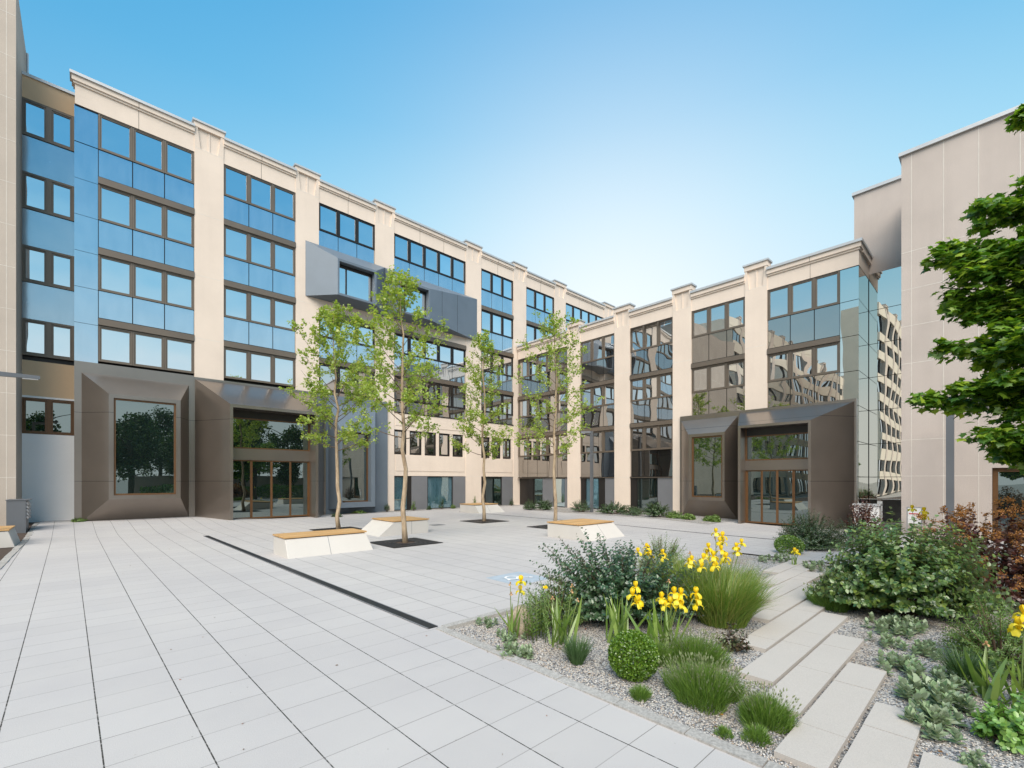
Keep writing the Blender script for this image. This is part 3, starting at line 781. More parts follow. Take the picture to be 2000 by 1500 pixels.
def tuft(x, y, z, r, h, label, seed, n=420, mat='l_fesc', w=.006, bend=.5, spread=.5, cat='grass tuft', name='grass_tuft', group=None):
    global rng
    rng = np.random.default_rng(seed)
    P, a, q = disc(n, r*.32); 
    lean = rng.uniform(.0, spread, n) + .1; L = h*rng.uniform(.65, 1.12, n)
    V = blades(P, a + rng.normal(0, .4, n), lean, rng.uniform(0, bend, n), L, w, 4)
    o = mesh_np(name, [V], M[mat]); o.location = (x, y, z); return tag(o, label, cat, group)

def stachys(x, y, z, rx, ry, h, label, seed, name='lambs_ear', n=None):
    global rng
    rng = np.random.default_rng(seed)
    nr = n or max(10, int(rx*ry*280)); sets = []
    for k in range(nr):
        a = rng.uniform(0, 2*PI); q = rng.uniform(0, 1)**.8; cx, cy = q*rx*math.cos(a), q*ry*math.sin(a)
        m = int(rng.integers(12, 18)); az = np.arange(m)*2.4 + rng.uniform(0, 6)
        el = np.linspace(.15, 1.25, m) + rng.normal(0, .12, m)
        D = np.stack([np.cos(az)*np.cos(el), np.sin(az)*np.cos(el), np.sin(el)], 1)
        P = np.tile([cx, cy, 0.], (m, 1)); P[:, 2] = np.linspace(.01, h*.5, m) * (1 - .3*q)
        N = np.stack([-np.cos(az)*np.sin(el), -np.sin(az)*np.sin(el), np.cos(el)], 1)
        sets.append((*leaves(P, D, N + rng.normal(0, .15, N.shape), h*.34*rng.uniform(.7, 1.2, m), ELL, .85), 0))
    o = mesh_np(name, sets, M['l_stach']); o.location = (x, y, z)
    return tag(o, label, 'plant', 'grey felted ground plants')

def petalset(c, s, yaw):
    """six ruffled petals of one iris flower"""
    out = []
    for k in range(6):
        a = yaw + k*PI/3; up = k % 2 == 0
        h = np.array([math.cos(a), math.sin(a), 0]); side = np.array([-math.sin(a), math.cos(a), 0]); z = np.array([0, 0, 1.])
        rows = ([(0, .05, .12), (.30, .45, .44), (.26, .85, .50), (.06, 1.05, .26)] if up else [(0, .02, .12), (.45, .16, .34), (.78, -.12, .52), (.86, -.55, .34)])
        V = []
        for i, (o, u, wd) in enumerate(rows):
            for j in (-1, -.4, .4, 1):
                ruf = .07*math.sin(i*2.3 + j*5 + k + c[0]*40)
                cup = (abs(j)**2) * (-.16 if up else -.10)
                V.append(c + s*(h*(o + (cup if up else 0) + ruf*.6) + side*(wd*j*.78) + z*(u + (0 if up else cup) + ruf)))
        out.append((np.array(V), 16, [(r*4+q, r*4+q+1, r*4+q+5, r*4+q+4) for r in range(3) for q in range(3)], 1, 0))
    return out

def iris(x, y, z, r, h, label, seed, stalks=(), nl=13, width=.034, group='yellow irises in the gravel bed'):
    """stalks: (dx, dy, height, [flower drops], dry?)"""
    global rng
    rng = np.random.default_rng(seed)
    t = thing('iris_plant', label, 'iris', (x, y, z), group)
    if nl:
        nl = int(nl*1.4)
        P, a, q = disc(nl, r*.28); a = np.linspace(0, 2*PI, nl, endpoint=False) + rng.normal(0, .3, nl)
        lean = rng.uniform(.05, .72, nl); L = h*rng.uniform(.72, 1.12, nl)
        V = blades(P, a, lean, rng.uniform(-.05, .18, nl), L, width*1.05*rng.uniform(.8, 1.15, nl), 4)
        mesh_np('leaves', [V], M['l_iris'], t)
    for dx, dy, hh, drops, dry in stalks:
        m = MB(); top = Vector((dx, dy, hh)); b0 = Vector((dx*.25, dy*.25, 0))
        pts = [b0, b0.lerp(top, .4) + Vector((0, 0, .03)), b0.lerp(top, .75) + Vector((0, 0, .02)), top]
        m.tube(pts, [.0075, .007, .006, .004], 6); s = m.build('stem', M['l_stem'], None, recalc=False); s.parent = t
        for i, d in enumerate(drops):
            sx = 0 if i == 0 else rng.uniform(-.05, .05); sy = 0 if i == 0 else rng.uniform(-.05, .05)
            c = np.array([dx + sx, dy + sy, hh - d])
            if dry or rng.uniform() < .12:
                o = mesh_np('withered_flower', petalset(c, .028, rng.uniform(0, 6)), M['l_dry'], t)
            else:
                o = mesh_np('flower', petalset(c, rng.uniform(.07, .086), rng.uniform(0, 6)), M['l_petal'], t)
            if i and d < .2:
                q = MB(); q.tube([pts[2].lerp(top, max(0, 1 - d*6)), Vector(c)], [.004, .003], 5); q = q.build('side_stem', M['l_stem'], None, recalc=False); q.parent = t
    for o in t.children: o.matrix_parent_inverse = Matrix.Identity(4)
    return t

def ballbush(x, y, z, r, label, seed, sq=1., mat='l_box', n=11000, leaf=.02, name='box_ball', cat='box ball'):
    global rng
    rng = np.random.default_rng(seed)
    t = thing(name, label, cat, (x, y, z))
    D = unit(n); k = lumps(D, seed, .04)*rng.uniform(.86, 1.015, n)
    P = D*(r*k)[:, None]*np.array([1, 1, sq]); P[:, 2] += r*sq*.93
    V = leaves(P, nrmz(D + rng.normal(0, .6, D.shape) + np.array([0, 0, .3])), nrmz(D + rng.normal(0, .5, D.shape)), leaf*rng.uniform(.7, 1.25, n), RND)
    o = mesh_np('foliage', [(*V, 0)], M[mat], t)
    b = MB(); 
    for i in range(9):
        d = unit(1)[0]; d[2] = abs(d[2]); b.tube([(0, 0, 0), d*r*.5 + np.array([0, 0, r*.3]), d*r*.8*np.array([1, 1, sq]) + np.array([0, 0, r*sq*.9])], [.012, .008, .003], 4, False)
    o = b.build('branches', M['twig'], None, recalc=False); o.parent = t
    for o in t.children: o.matrix_parent_inverse = Matrix.Identity(4)
    return t

# ------------------------------------------------------------------ the planted bed
iris(3.99, 4.29, -.03, .33, .46, 'iris with a narrow leaf fan before the boulder, one stalk in bud and one flowering', 11,
     [(-.02, .01, .70, [0, .12], True), (.12, -.04, .72, [0, .13], False)], 8)
iris(4.30, 3.70, -.03, .57, .56, 'iris fan with one small yellow flower and two withered stalks, second from the bed corner', 12,
     [(-.08, .10, .57, [0], False), (.10, -.06, .72, [0, .06], True), (.16, -.10, .54, [0], True)], 15, .04)
iris(4.89, 3.32, -.03, .52, .60, 'iris fan behind the box ball with three yellow flowers stacked on one stalk', 13,
     [(.20, -.15, .67, [0, .09, .17, .2], False)], 14, .04)
iris(5.02, 2.79, -.03, .67, .58, 'iris with the densest bunch of yellow flowers, right behind the box ball', 14,
     [(.10, -.12, .68, [0, .07, .12, .15], False), (.19, -.16, .66, [0, .1, .14], False), (.06, .02, .60, [0, .08], False), (.33, -.28, .67, [0, .07, .14], False), (.16, -.02, .80, [0], True)], 20, .042)
iris(6.45, 2.95, -.03, .5, .5, 'tall yellow irises flowering through the front of the fountain grass', 15,
     [(.02, -.02, .90, [0, .12], False), (.12, -.12, .93, [0, .07, .13], False), (.26, -.24, .92, [0, .05], False), (.1, -.14, .78, [0], False), (-.1, .12, .98, [0, .1, .15], False)], 0)
iris(7.2, 3.05, -.03, .5, .5, 'tallest yellow irises, rising above the fountain grass against the paving', 16,
     [(.02, .02, 1.20, [0, .08, .14], False), (.12, -.04, 1.14, [0, .1], False), (.30, -.26, 1.04, [0], False), (.24, -.20, .98, [0, .08], False), (.05, -.05, .93, [0], False), (-.06, .10, .96, [0, .1], False)], 0)
iris(6.75, 4.0, -.03, .5, .5, 'yellow irises between the silvery shrub and the green mound behind it', 17,
     [(.0, .0, .92, [0, .08, .13], False), (.14, .06, .86, [0, .07], False), (-.1, .1, .84, [0], False), (.25, -.15, .80, [0, .06], False)], 0)
iris(6.13, .10, -.03, .33, .46, 'flowerless iris fan of broad leaves near the right edge, left of its neighbour', 18, [(.02, .01, .5, [0], True)], 7, .045, None)
iris(6.15, -.10, -.03, .37, .50, 'iris at the right edge with broad leaves and a bright yellow flower head', 19, [(.12, -.03, .80, [0, .09, .15, .06], False), (.16, -.07, .84, [0], False)], 8, .05, None)

stachys(3.66, 3.86, -.03, .32, .22, .17, 'largest grey felted plant at the kerb, left of the small tuft', 21)
stachys(3.93, 4.30, -.03, .22, .2, .16, 'grey felted plant at the foot of the boulder', 22)
stachys(4.12, 4.95, -.03, .2, .16, .16, 'grey felted plant furthest in the bed corner by the drain end', 23)
stachys(8.05, 1.0, -.03, .5, .33, .22, 'grey felted plant under the big leafy shrub', 24)
stachys(7.22, 1.02, -.03, .22, .17, .18, 'small grey felted plant at a slab end below the big shrub', 25)
stachys(7.15, .62, -.03, .26, .2, .2, 'grey felted plant right of the small one, by the fine tuft', 26)
stachys(6.37, .74, -.03, .32, .24, .2, 'grey felted plant in the middle of the row beside the slabs', 27)
stachys(6.22, .40, -.03, .26, .2, .2, 'grey felted plant in front of the fine tuft on the right', 28)
stachys(5.62, .42, -.03, .34, .27, .25, 'large grey felted plant second nearest along the slabs', 29)
stachys(5.10, .40, -.03, .30, .25, .22, 'nearest large grey felted plant, touching a slab corner', 30)
stachys(12.75, 3.98, -.03, .75, .35, .2, 'far grey ground plants at the top of the stepping path, left half', 31, n=26)
stachys(12.3, 3.0, -.03, .6, .35, .2, 'far grey ground plants beside the last slab, under the big shrub', 32, n=24)
stachys(4.55, .12, -.03, .2, .16, .13, 'tiny grey felted plant at the bottom right edge of the bed', 33)

lavender(4.22, 1.92, -.03, .33, .40, 'broadest lavender cushion, front centre beside the slabs', 41, 1.2)
lavender(4.98, 2.34, -.03, .31, .38, 'lavender cushion behind the broadest one, below the fountain grass', 42)
lavender(4.62, 2.62, -.03, .16, .36, 'narrow lavender at the foot of the densest iris', 43)
lavender(4.16, 1.36, -.03, .20, .33, 'lavender leaning over the nearest slabs', 44, 1.2)
lavender(3.82, 1.31, -.03, .10, .17, 'low lavender sprig at the foot of the one leaning over the slabs', 45, 1., stalk=False)
lavender(3.71, 1.51, -.03, .065, .11, 'smallest lavender seedling alone on the gravel near the kerb', 46, 1., stalk=False)
lavender(3.77, 2.30, -.03, .085, .19, 'small lavender seedling just in front of the box ball', 47, 1.2, stalk=False)
lavender(8.75, 1.86, -.03, .34, .45, 'dark lavender cushion under the left side of the big shrub', 48)
lavender(10.6, 2.1, -.03, .30, .48, 'lavender cushion further up the path, against the big shrub', 49)
tuft(3.98, 3.22, -.03, .2, .31, 'small upright blue green tuft on the gravel left of the box ball', 51)
tuft(6.47, .26, -.03, .28, .34, 'fine green tuft behind the grey felted plants on the right', 52, 520, bend=.7, spread=.6)
ballbush(4.13, 2.61, -.03, .236, 'clipped round box ball standing on the gravel', 53)
ballbush(14.1, 4.0, -.03, .36, 'low clipped dome at the far end of the stepping path', 54, .72, 'l_box', 2600, .03, 'dome_shrub', 'shrub')

# upright leafy stems beside the boulder
rng = np.random.default_rng(61)
t = thing('leafy_stems', 'clump of upright stems with narrow leaves and an orange bud right of the boulder', 'plant', (4.2, 4.05, -.03))
b = MB(); sets = []
for k in range(13):
    q, a, _ = disc(1, .15); h = rng.uniform(.45, .68); p0 = Vector(q[0]); p1 = Vector((q[0][0]*1.5, q[0][1]*1.5, h))
    b.tube([p0, p1], [.006, .003], 5)
    n = 46; u = np.linspace(.12, 1, n)[:, None]; P = np.array(p0)[None]*(1-u) + np.array(p1)[None]*u
    az = np.arange(n)*2.4; D = np.stack([np.cos(az), np.sin(az), np.full(n, .75)], 1)
    sets.append((*leaves(P, D, np.tile([0, 0, 1.], (n, 1)) + .3*unit(n), .085*rng.uniform(.7, 1.1, n)*np.linspace(1, .6, n), LAN, 1.3), 0))
o = b.build('stem', M['l_stem'], None, recalc=False); o.parent = t
o = mesh_np('leaves', sets, M['l_fine']); o.parent = t
o = mesh_np('flower_bud', [(*leaves(np.tile([.08, -.07, .66], (16, 1)), unit(16) + np.array([0, 0, .5]), unit(16), .035, RND), 0)], M['l_petal']); o.parent = t

shoots_shrub(4.78, 4.22, -.03, .50, .42, .74, 'fine-leaved grey green shrub between the upright stems and the silvery shrub', 'shrub', 'l_fine', 190, 26, .04, LAN, 62, W=1.5)
shoots_shrub(5.72, 3.78, -.03, 1.08, .72, 1.1, 'silvery dark-leaved shrub left of the yellow irises', 'shrub', 'l_dark', 400, 24, .072, ELL, 63, rot=-.75)
shoots_shrub(9.05, 1.10, -.03, 1.38, 1.0, 1.50, 'big leafy shrub with pale edged leaves right of the stepping path', 'shrub', 'l_elae', 460, 25, .098, ELL, 64, rot=-.75)
shoots_shrub(15.7, 3.9, -.1, 1.05, .9, 1.2, 'dense dark fine-needled shrub before the right entrance portal', 'shrub', 'l_hedge', 420, 34, .07, LAN, 65, W=1.8)
shoots_shrub(17.6, 3.2, -.1, .7, .7, .95, 'fine-needled shrub behind the big leafy shrub, beside the entrance side panel', 'shrub', 'l_hedge', 150, 30, .06, LAN, 66, W=1.6)
shoots_shrub(9.0, 4.95, -.03, .75, .6, .90, 'green feathery mound behind the irises, at the far edge of the bed', 'shrub', 'l_fine', 220, 28, .05, LAN, 67, W=1.6)
shoots_shrub(7.3, .02, -.03, .72, .55, .66, 'willowy fine green mound below the purple shrub on the right', 'shrub', 'l_fine', 260, 30, .05, LAN, 68, W=1.5, topup=.8)
shoots_shrub(6.9, -.55, -.03, .6, .5, .62, 'second willowy mound running out of the right edge of the picture', 'shrub', 'l_fine', 200, 28, .05, LAN, 69, W=1.5)
shoots_shrub(10.9, .12, -.03, 1.2, .9, 1.62, 'purple-leaved shrub with orange brown plumes at the right edge', 'shrub', 'l_cot', 330, 19, .07, RND, 70, rot=-.75, plume='l_plume')
shoots_shrub(10.4, -.75, -.03, .7, .6, 1.15, 'dark purple leafy shrub low in front of the plumed one', 'shrub', 'l_cot', 120, 20, .06, RND, 71)
shoots_shrub(21.5, 3.6, -.2, .75, .6, 1.5, 'dark red leafy shrub in front of the white cabinet', 'shrub', 'l_cot', 130, 18, .075, RND, 72)
shoots_shrub(5.62, 2.18, -.03, .2, .18, .31, 'small rose bush with reddish leaves by a slab end', 'rose', 'l_rose', 34, 11, .05, ELL, 73, name='rose_bush')
shoots_shrub(5.2, -.02, -.03, .24, .2, .32, 'bright green fleshy-leaved plant at the right edge of the picture', 'plant', 'l_sed', 60, 13, .065, RND, 74, name='fleshy_plant', W=.75)
shoots_shrub(5.55, -.22, -.03, .2, .2, .36, 'smaller bright green fleshy plant behind the nearer one', 'plant', 'l_sed', 36, 12, .06, RND, 75, name='fleshy_plant', W=.75)
tuft(6.62, 2.72, -.03, .95, .80, 'large arching fountain grass beside the stepping slabs', 76, 2400, 'l_grass', .0065, 1.25, .5, 'ornamental grass', 'fountain_grass')
tuft(7.15, 3.45, -.03, 1.1, .80, 'second fountain grass behind the first, round the tall irises', 77, 2200, 'l_grass', .007, .7, .5, 'ornamental grass', 'fountain_grass')
tuft(7.9, 3.15, -.03, .8, .72, 'arching grass furthest up the path, at the slab ends', 78, 1300, 'l_grass', .0065, 1.2, .6, 'ornamental grass', 'fountain_grass')
# yellow flower heads showing over the big shrub
rng = np.random.default_rng(80)
iris(11.9, 1.05, -.03, .4, .5, 'orange yellow iris behind the top of the big leafy shrub', 81, [(0, 0, 1.42, [0, .08, .12], False), (.25, .2, 1.45, [0], False)], 5, .04, None)
iris(12.2, 3.35, -.03, .3, .35, 'low yellow iris among the far grey ground plants', 82, [(0, 0, .36, [0, .04], False)], 4, .03, None)

# boulder
rng = np.random.default_rng(83)
import bmesh
bm = bmesh.new(); bmesh.ops.create_icosphere(bm, subdivisions=3, radius=1)
for v in bm.verts:
    d = v.co.normalized(); k = 1 + .10*math.sin(3*d.x + 1) + .08*math.sin(5*d.y + 2*d.z) + .05*math.sin(9*d.z + 4*d.x)
    v.co = Vector((d.x*.20*k, d.y*.17*k, d.z*.21*k + .14))
me = bpy.data.meshes.new('boulder'); bm.to_mesh(me); bm.free(); me.materials.append(M['rock'])
for p in me.polygons: p.use_smooth = True
o = bpy.data.objects.new('boulder', me); col.objects.link(o); o.location = (4.22, 4.38, -.04)
tag(o, 'rounded tan boulder lying on the gravel behind the first iris', 'boulder')

# loose stones on the gravel
rng = np.random.default_rng(84)
n = 42000
P = np.stack([3.6 + 7.2*rng.uniform(0, 1, n)**1.6, rng.uniform(-.6, 5.05, n), rng.uniform(-.036, -.026, n)], 1)
PEB = (np.array([(1,0,0),(-.5,.8,.1),(-.5,-.8,0),(.1,.1,.75),(0,0,-.5)], float), [(0,1,3),(1,2,3),(2,0,3),(0,4,1),(1,4,2),(2,4,0)])
V = leaves(P, nrmz(unit(n)*np.array([1, 1, .35])), nrmz(unit(n)*.5 + np.array([0, 0, 1.])), .0085*rng.uniform(.6, 1.5, n), PEB)
st = NT('loose_stones'); isl = st.n('ShaderNodeNewGeometry').outputs['Random Per Island']
st.princ(st.ramp(isl, [(0, (.13, .135, .15)), (.22, (.30, .30, .32)), (.45, (.50, .50, .50)), (.7, (.62, .57, .51)), (.82, (.48, .37, .28)), (1, (.76, .75, .73))]), .85, 0, .3)
o = mesh_np('gravel_stones', [(*V, 0)], st.m); o['kind'] = 'stuff'
# fallen leaves and crumbs
n = 150
P = np.stack([rng.uniform(3.7, 9, n), rng.uniform(.0, 4.9, n), np.full(n, -.012)], 1)
V = leaves(P, nrmz(unit(n)*np.array([1, 1, .1])), nrmz(unit(n)*.4 + np.array([0, 0, 1.])), rng.uniform(.015, .04, n), ELL)
n2 = 260
P2 = np.stack([rng.uniform(-1.2, 14, n2), rng.uniform(2, 24, n2), np.zeros(n2)], 1); P2[:, 2] = [gz(a, b) + .006 for a, b in P2[:, :2]]
V2 = leaves(P2, nrmz(unit(n2)*np.array([1, 1, .1])), nrmz(unit(n2)*.4 + np.array([0, 0, 1.])), rng.uniform(.012, .035, n2), LAN, 2.)
o = mesh_np('fallen_leaves', [(*V, 0), (*V2, 0)], leafmat('fallen_leaf', [(.3, .1, .04), (.2, .12, .05), (.12, .07, .03), (.35, .2, .06)], .1, .02)); o['kind'] = 'stuff'

# ------------------------------------------------------------------ planting along the buildings
hl = ['two-part dark shrub at the inner corner door, left half', 'two-part dark shrub at the inner corner door, right half', 'biggest dark shrub at the foot of the wing, just left of the lamp post', 'broad shrub right of the lamp post at the foot of the wing',
      'low shrub under the dark ground window of the wing', 'tall bushy shrub between the dark window and the portal pier', 'low plant at the foot of the pier by the portal', 'low plant under the left end of the portal window',
      'low plant under the middle of the portal window', 'low plant against the entrance portal side']
hs = [(21.9, 21.75, 1.05, .72), (22.6, 21.0, .9, .68), (22.95, 18.2, 1.6, .85), (23.0, 15.9, 1.9, .72), (22.9, 14.4, 1.3, .50), (22.75, 12.95, 1.4, .82), (22.9, 11.95, .8, .36), (23.0, 11.2, .7, .3), (23.2, 10.2, .6, .28), (23.2, 9.9, .5, .36)]
for k, (x, y, wd, h) in enumerate(hs):
    shoots_shrub(x, y, gz(x, y), wd*.5, wd*.5, h, hl[k], 'shrub', 'l_hedge' if k < 6 else 'l_fine', 110, 20, .09, ELL if k % 2 else LAN, 100 + k, group='shrubs along the foot of the wing', W=.9 if k % 2 else 1.8)
sl = [(13.9, 26.55, .22, .72, 'sprig at the right corner of the last portal on the left building'), (15.75, 26.45, .16, .62, 'thin sprig before the first teal window'), (17.95, 26.45, .22, .95, 'tallest sprig before the wide teal window'),
      (12.0, 26.35, .5, .2, 'low green tuft at the foot of the last portal'), (16.9, 26.4, .16, .3, 'low sprig before the grey ground panel'), (18.9, 26.4, .2, .35, 'small sprig right of the wide teal window'), (19.9, 26.4, .25, .3, 'small sprig behind the farthest bench'),
      (20.9, 26.5, .16, .95, 'sprig showing above the farthest bench'), (24.5, 26.4, .2, .62, 'sprig before the last grey panel at the inner corner'), (-.25, 26.75, .28, .16, 'weed tuft at the left foot of the first portal'), (10.0, 24.7, .3, .22, 'weed at the right foot of the entrance portal')]
for k, (x, y, wd, h, lb) in enumerate(sl):
    shoots_shrub(x, y, gz(x, y), wd, wd, h, lb, 'plant', 'l_fine' if k % 2 else 'l_hedge', 30, 12, .07, ELL, 130 + k, name='wall_plant', group='sprigs along the left building', W=.8)
shoots_shrub(-3.2, 17.2, -.03, .7, .7, .35, 'low green plant in the dark mulch at the left edge', 'plant', 'l_fine', 60, 14, .07, ELL, 150, name='ground_plant')

# ------------------------------------------------------------------ young plane trees in the court
def tree_tube(b, pts, r0, r1, n=7):
    k = len(pts); b.tube(pts, [r0 + (r1 - r0) * i / (k - 1) for i in range(k)], n, False)

def young_tree(x, y, H, z0, width, label, seed, dens=1., lop=0., conic=.5, leaf=.092):
    r = np.random.default_rng(seed)
    global rng
    rng = r
    t = thing('plane_tree', label, 'tree', (x, y, gz(x, y)), 'young plane trees in the court')
    tr = MB(); pts = []; q = Vector((0, 0, -.1)); N = 14
    wob = r.normal(0, .035, (N + 1, 2))
    for k in range(N + 1):
        pts.append(Vector((wob[k, 0] * (k > 0) + .01*k*lop, wob[k, 1] * (k > 0), -.1 + (H + .1) * k / N)))
    rad = [(.095 if k == 0 else .078) * (1 - k / N) ** .8 + .006 for k in range(N + 1)]
    tr.tube(pts, rad, 10); tr.build('trunk', M['trunk'], None, recalc=False).parent = t
    def trunk_at(z):
        u = (z + .1) / (H + .1) * N; i = min(N - 1, max(0, int(u))); return pts[i].lerp(pts[i + 1], u - i)
    br = MB(); LP, LD = [], []
    nb = 38
    for k in range(nb):
        u = (k + r.uniform(.1, .9)) / nb; z = z0 + (H - z0 - .3) * u
        p0 = trunk_at(z); az = k * 2.399 + r.uniform(-.4, .4)
        prof = (.72 + .28 * math.sin(min(1, u / .35) * PI / 2)) * (1 - u) ** conic + .10
        L = width * .5 * prof * r.uniform(.72, 1.18)
        el = R(12 + 44 * u) + r.uniform(-.12, .2)
        h = Vector((math.cos(az), math.sin(az), 0)); bp = [p0]; e = el
        for s in range(5):
            bp.append(bp[-1] + (h * math.cos(e) + Vector((0, 0, 1)) * math.sin(e)) * (L / 5 / max(.55, math.cos(el)))); e += r.uniform(.0, .16); h = (h + Vector((r.normal(0, .1), r.normal(0, .1), 0))).normalized()
        tree_tube(br, bp, .006 + .014 * (1 - u), .003, 5)
        ns = int((4 + L * 6.5) * 1.0)
        for j in range(ns):
            w = r.uniform(.28, 1.0); i = min(4, int(w * 5)); b0 = bp[i].lerp(bp[i + 1], w * 5 - i)
            d = (bp[i + 1] - bp[i]).normalized(); sd = Vector(r.normal(size=3)); sd = (sd - d * sd.dot(d)).normalized()
            tw = (d * .6 + sd * .8 + Vector((0, 0, .25))).normalized(); tl = r.uniform(.14, .42) * (.6 + .5 * min(1, L))
            b1 = b0 + tw * tl
            tree_tube(br, [b0, b0.lerp(b1, .5) + Vector((0, 0, .01)), b1], .0035, .0015, 4)
            for m in range(int(r.integers(13, 22) * dens)):
                f = r.uniform(.3, 1.05); LP.append(b0.lerp(b1, f) + Vector(r.normal(0, .055, 3))); LD.append(tw)
    # leader
    for m in range(int(60 * dens)):
        z = H - .9 * r.uniform(0, 1) ** 1.2; LP.append(trunk_at(z) + Vector(r.normal(0, .08, 3))); LD.append(Vector((r.normal(), r.normal(), .9)).normalized())
    br.build('branches', M['twig'], None, recalc=False).parent = t
    P = np.array([tuple(p) for p in LP]); D = np.array([tuple(d) for d in LD])
    n = len(P); D = nrmz(D * .5 + r.normal(0, .55, (n, 3)) + np.array([0, 0, -.12])); Nn = nrmz(r.normal(0, .55, (n, 3)) + np.array([0, 0, 1.]))
    V = leaves(P, D, Nn, leaf * r.uniform(.5, 1.15, n), MAP, .95)
    mesh_np('crown', [(*V, 0)], M['l_plane']).parent = t
    for o in t.children: o.matrix_parent_inverse = Matrix.Identity(4)
    return t
young_tree(7.44, 18.23, 8.6, 3.1, 4.4, 'young plane tree behind the front left bench, before the entrance portal', 201, 1.15, -1.5, .62)
young_tree(7.47, 13.04, 8.5, 3.2, 4.0, 'young plane tree standing nearest, its square grate in full view', 202, .85, -1.2, .8)
young_tree(14.22, 17.27, 9.1, 2.9, 3.3, 'slim young plane tree in front of the farthest bench', 203, 1.0, -.5, .75)
young_tree(14.65, 13.05, 8.7, 2.9, 4.3, 'sparse young plane tree behind the right bench, before the wing', 204, .62, 0, .6)

def grate(x, y, label, h=.87):
    z = gz(x, y) + .006; m = MB(); T = lambda a, b, c: (x + a, y + b, z + c)
    m.T = T
    r = .30; n = 40
    def sq(a): 
        c, s = math.cos(a), math.sin(a); k = h / max(abs(c), abs(s)); return c * k, s * k
    rings = 6
    for k in range(n):
        a0, a1 = 2*PI*k/n + .012, 2*PI*(k+1)/n - .012
        for j in range(rings):
            f0, f1 = j / rings + .012, (j + 1) / rings - .02
            def pt(a, f, zz): 
                X, Y = sq(a); x0, y0 = r*math.cos(a), r*math.sin(a); return (x0 + (X - x0)*f, y0 + (Y - y0)*f, zz)
            m.hexa([pt(a0, f0, 0), pt(a0, f1, 0), pt(a1, f1, 0), pt(a1, f0, 0)], [pt(a0, f0, .012), pt(a0, f1, .012), pt(a1, f1, .012), pt(a1, f0, .012)])
    m.m = 1
    m.face([(-h - .01, -h - .01, -.001), (h + .01, -h - .01, -.001), (h + .01, h + .01, -.001), (-h - .01, h + .01, -.001)])
    return tag(m.build('tree_grate', [M['black'], M['soil']]), label, 'tree grate', 'square tree grates')
grate(7.47, 13.04, 'black square grate round the nearest tree, beside the front left bench')
grate(7.44, 18.23, 'black square grate mostly hidden between the two left benches')
grate(14.22, 17.27, 'black square grate alone on open paving before the farthest bench')
grate(14.65, 13.05, 'black square grate half hidden behind the right bench')

# ------------------------------------------------------------------ benches
def bench(x0, x1, y0, y1, fx0, fx1, fy, label, h=.47, low=.0):
    """top rectangle, foot offsets: fx0 / fx1 at the two ends, fy at the front"""
    z = min(gz(x0, y0), gz(x1, y1)) - .02; t = thing('bench', label, 'bench', (x0, y0, z), 'white concrete benches with timber tops')
    m = MB(); a = h + .02
    m.hexa([(x0 - fx0, y0 - fy, z), (x1 + fx1, y0 - fy, z), (x1 + fx1, y1, z), (x0 - fx0, y1, z)], [(x0, y0, z + a), (x1, y0, z + a), (x1, y1, z + a), (x0, y1, z + a)])
    o = m.build('base', M['bench'], t)
    b = o.modifiers.new('bevel', 'BEVEL'); b.width = .012; b.segments = 2
    m = MB(); m.box(x0 + .03, x1 - .03, y0 + .03, y1 - .03, z + a, z + a + .022); m.build('shadow_plate', M['dark'], t)  # dark plate put in as the shade between base and seat
    m = MB(); n = 9; w = (y1 - y0 + .04) / n
    for k in range(n):
        m.box(x0 - .02, x1 + .02, y0 - .02 + w*k, y0 - .02 + w*(k + 1) - .009, z + a + .022, z + a + .062)
    m.build('seat', M['wood'], t)
    m = MB()
    for q in (x0 + (x1 - x0)*.5,):
        m.hexa([(q - .006, y0 - fy - .002, z), (q + .006, y0 - fy - .002, z), (q + .006, y0 - fy + .02, z), (q - .006, y0 - fy + .02, z)], [(q - .006, y0 - .002, z + a), (q + .006, y0 - .002, z + a), (q + .006, y0 + .02, z + a), (q - .006, y0 + .02, z + a)])
    m.build('joint', M['panel'], t)
    return t
bench(3.74, 5.94, 12.62, 13.60, 0, .12, .26, 'front left concrete bench with a plain sloped front, nearest to the black drain')
bench(8.15, 9.62, 15.05, 16.75, .62, 0, .0, 'concrete bench with its sloping end turned left, behind the nearest tree')
bench(12.0, 13.95, 9.62, 11.05, 0, .16, .42, 'right concrete bench, half hidden by the silvery shrub')
bench(17.2, 19.0, 21.75, 23.3, 0, .3, .40, 'farthest concrete bench, in front of the cream pier')
bench(-4.2, -1.72, 20.3, 21.9, 0, .14, .0, 'concrete bench cut by the left edge, on the mulch strip')

# drains
m = MB()
m.hexa([(3.36, 5.26, .0), (3.50, 5.26, .0), (3.20, 19.5, .0), (3.06, 19.5, .0)], [(3.36, 5.26, .012), (3.50, 5.26, .012), (3.20, 19.5, .012), (3.06, 19.5, .012)])
m.m = 1
for q in (-.004, .144): m.hexa([(3.36 + q - .008, 5.26, 0), (3.36 + q + .008, 5.26, 0), (3.06 + q + .008, 19.5, 0), (3.06 + q - .008, 19.5, 0)], [(3.36 + q - .008, 5.26, .015), (3.36 + q + .008, 5.26, .015), (3.06 + q + .008, 19.5, .015), (3.06 + q - .008, 19.5, .015)])
o = m.build('drain_channel', [M['rail'], M['panel']]); tag(o, 'wide black drain channel running from the bed corner towards the portals', 'drain')
m = MB()
for k in range(40):
    y0 = 5.3 + k*.46; y1 = y0 + .455; m.hexa([(17.42, y0, gz(17.4, y0)), (17.48, y0, gz(17.4, y0)), (17.48, y1, gz(17.4, y1)), (17.42, y1, gz(17.4, y1))], [(17.42, y0, gz(17.4, y0) + .008), (17.48, y0, gz(17.4, y0) + .008), (17.48, y1, gz(17.4, y1) + .008), (17.42, y1, gz(17.4, y1) + .008)])
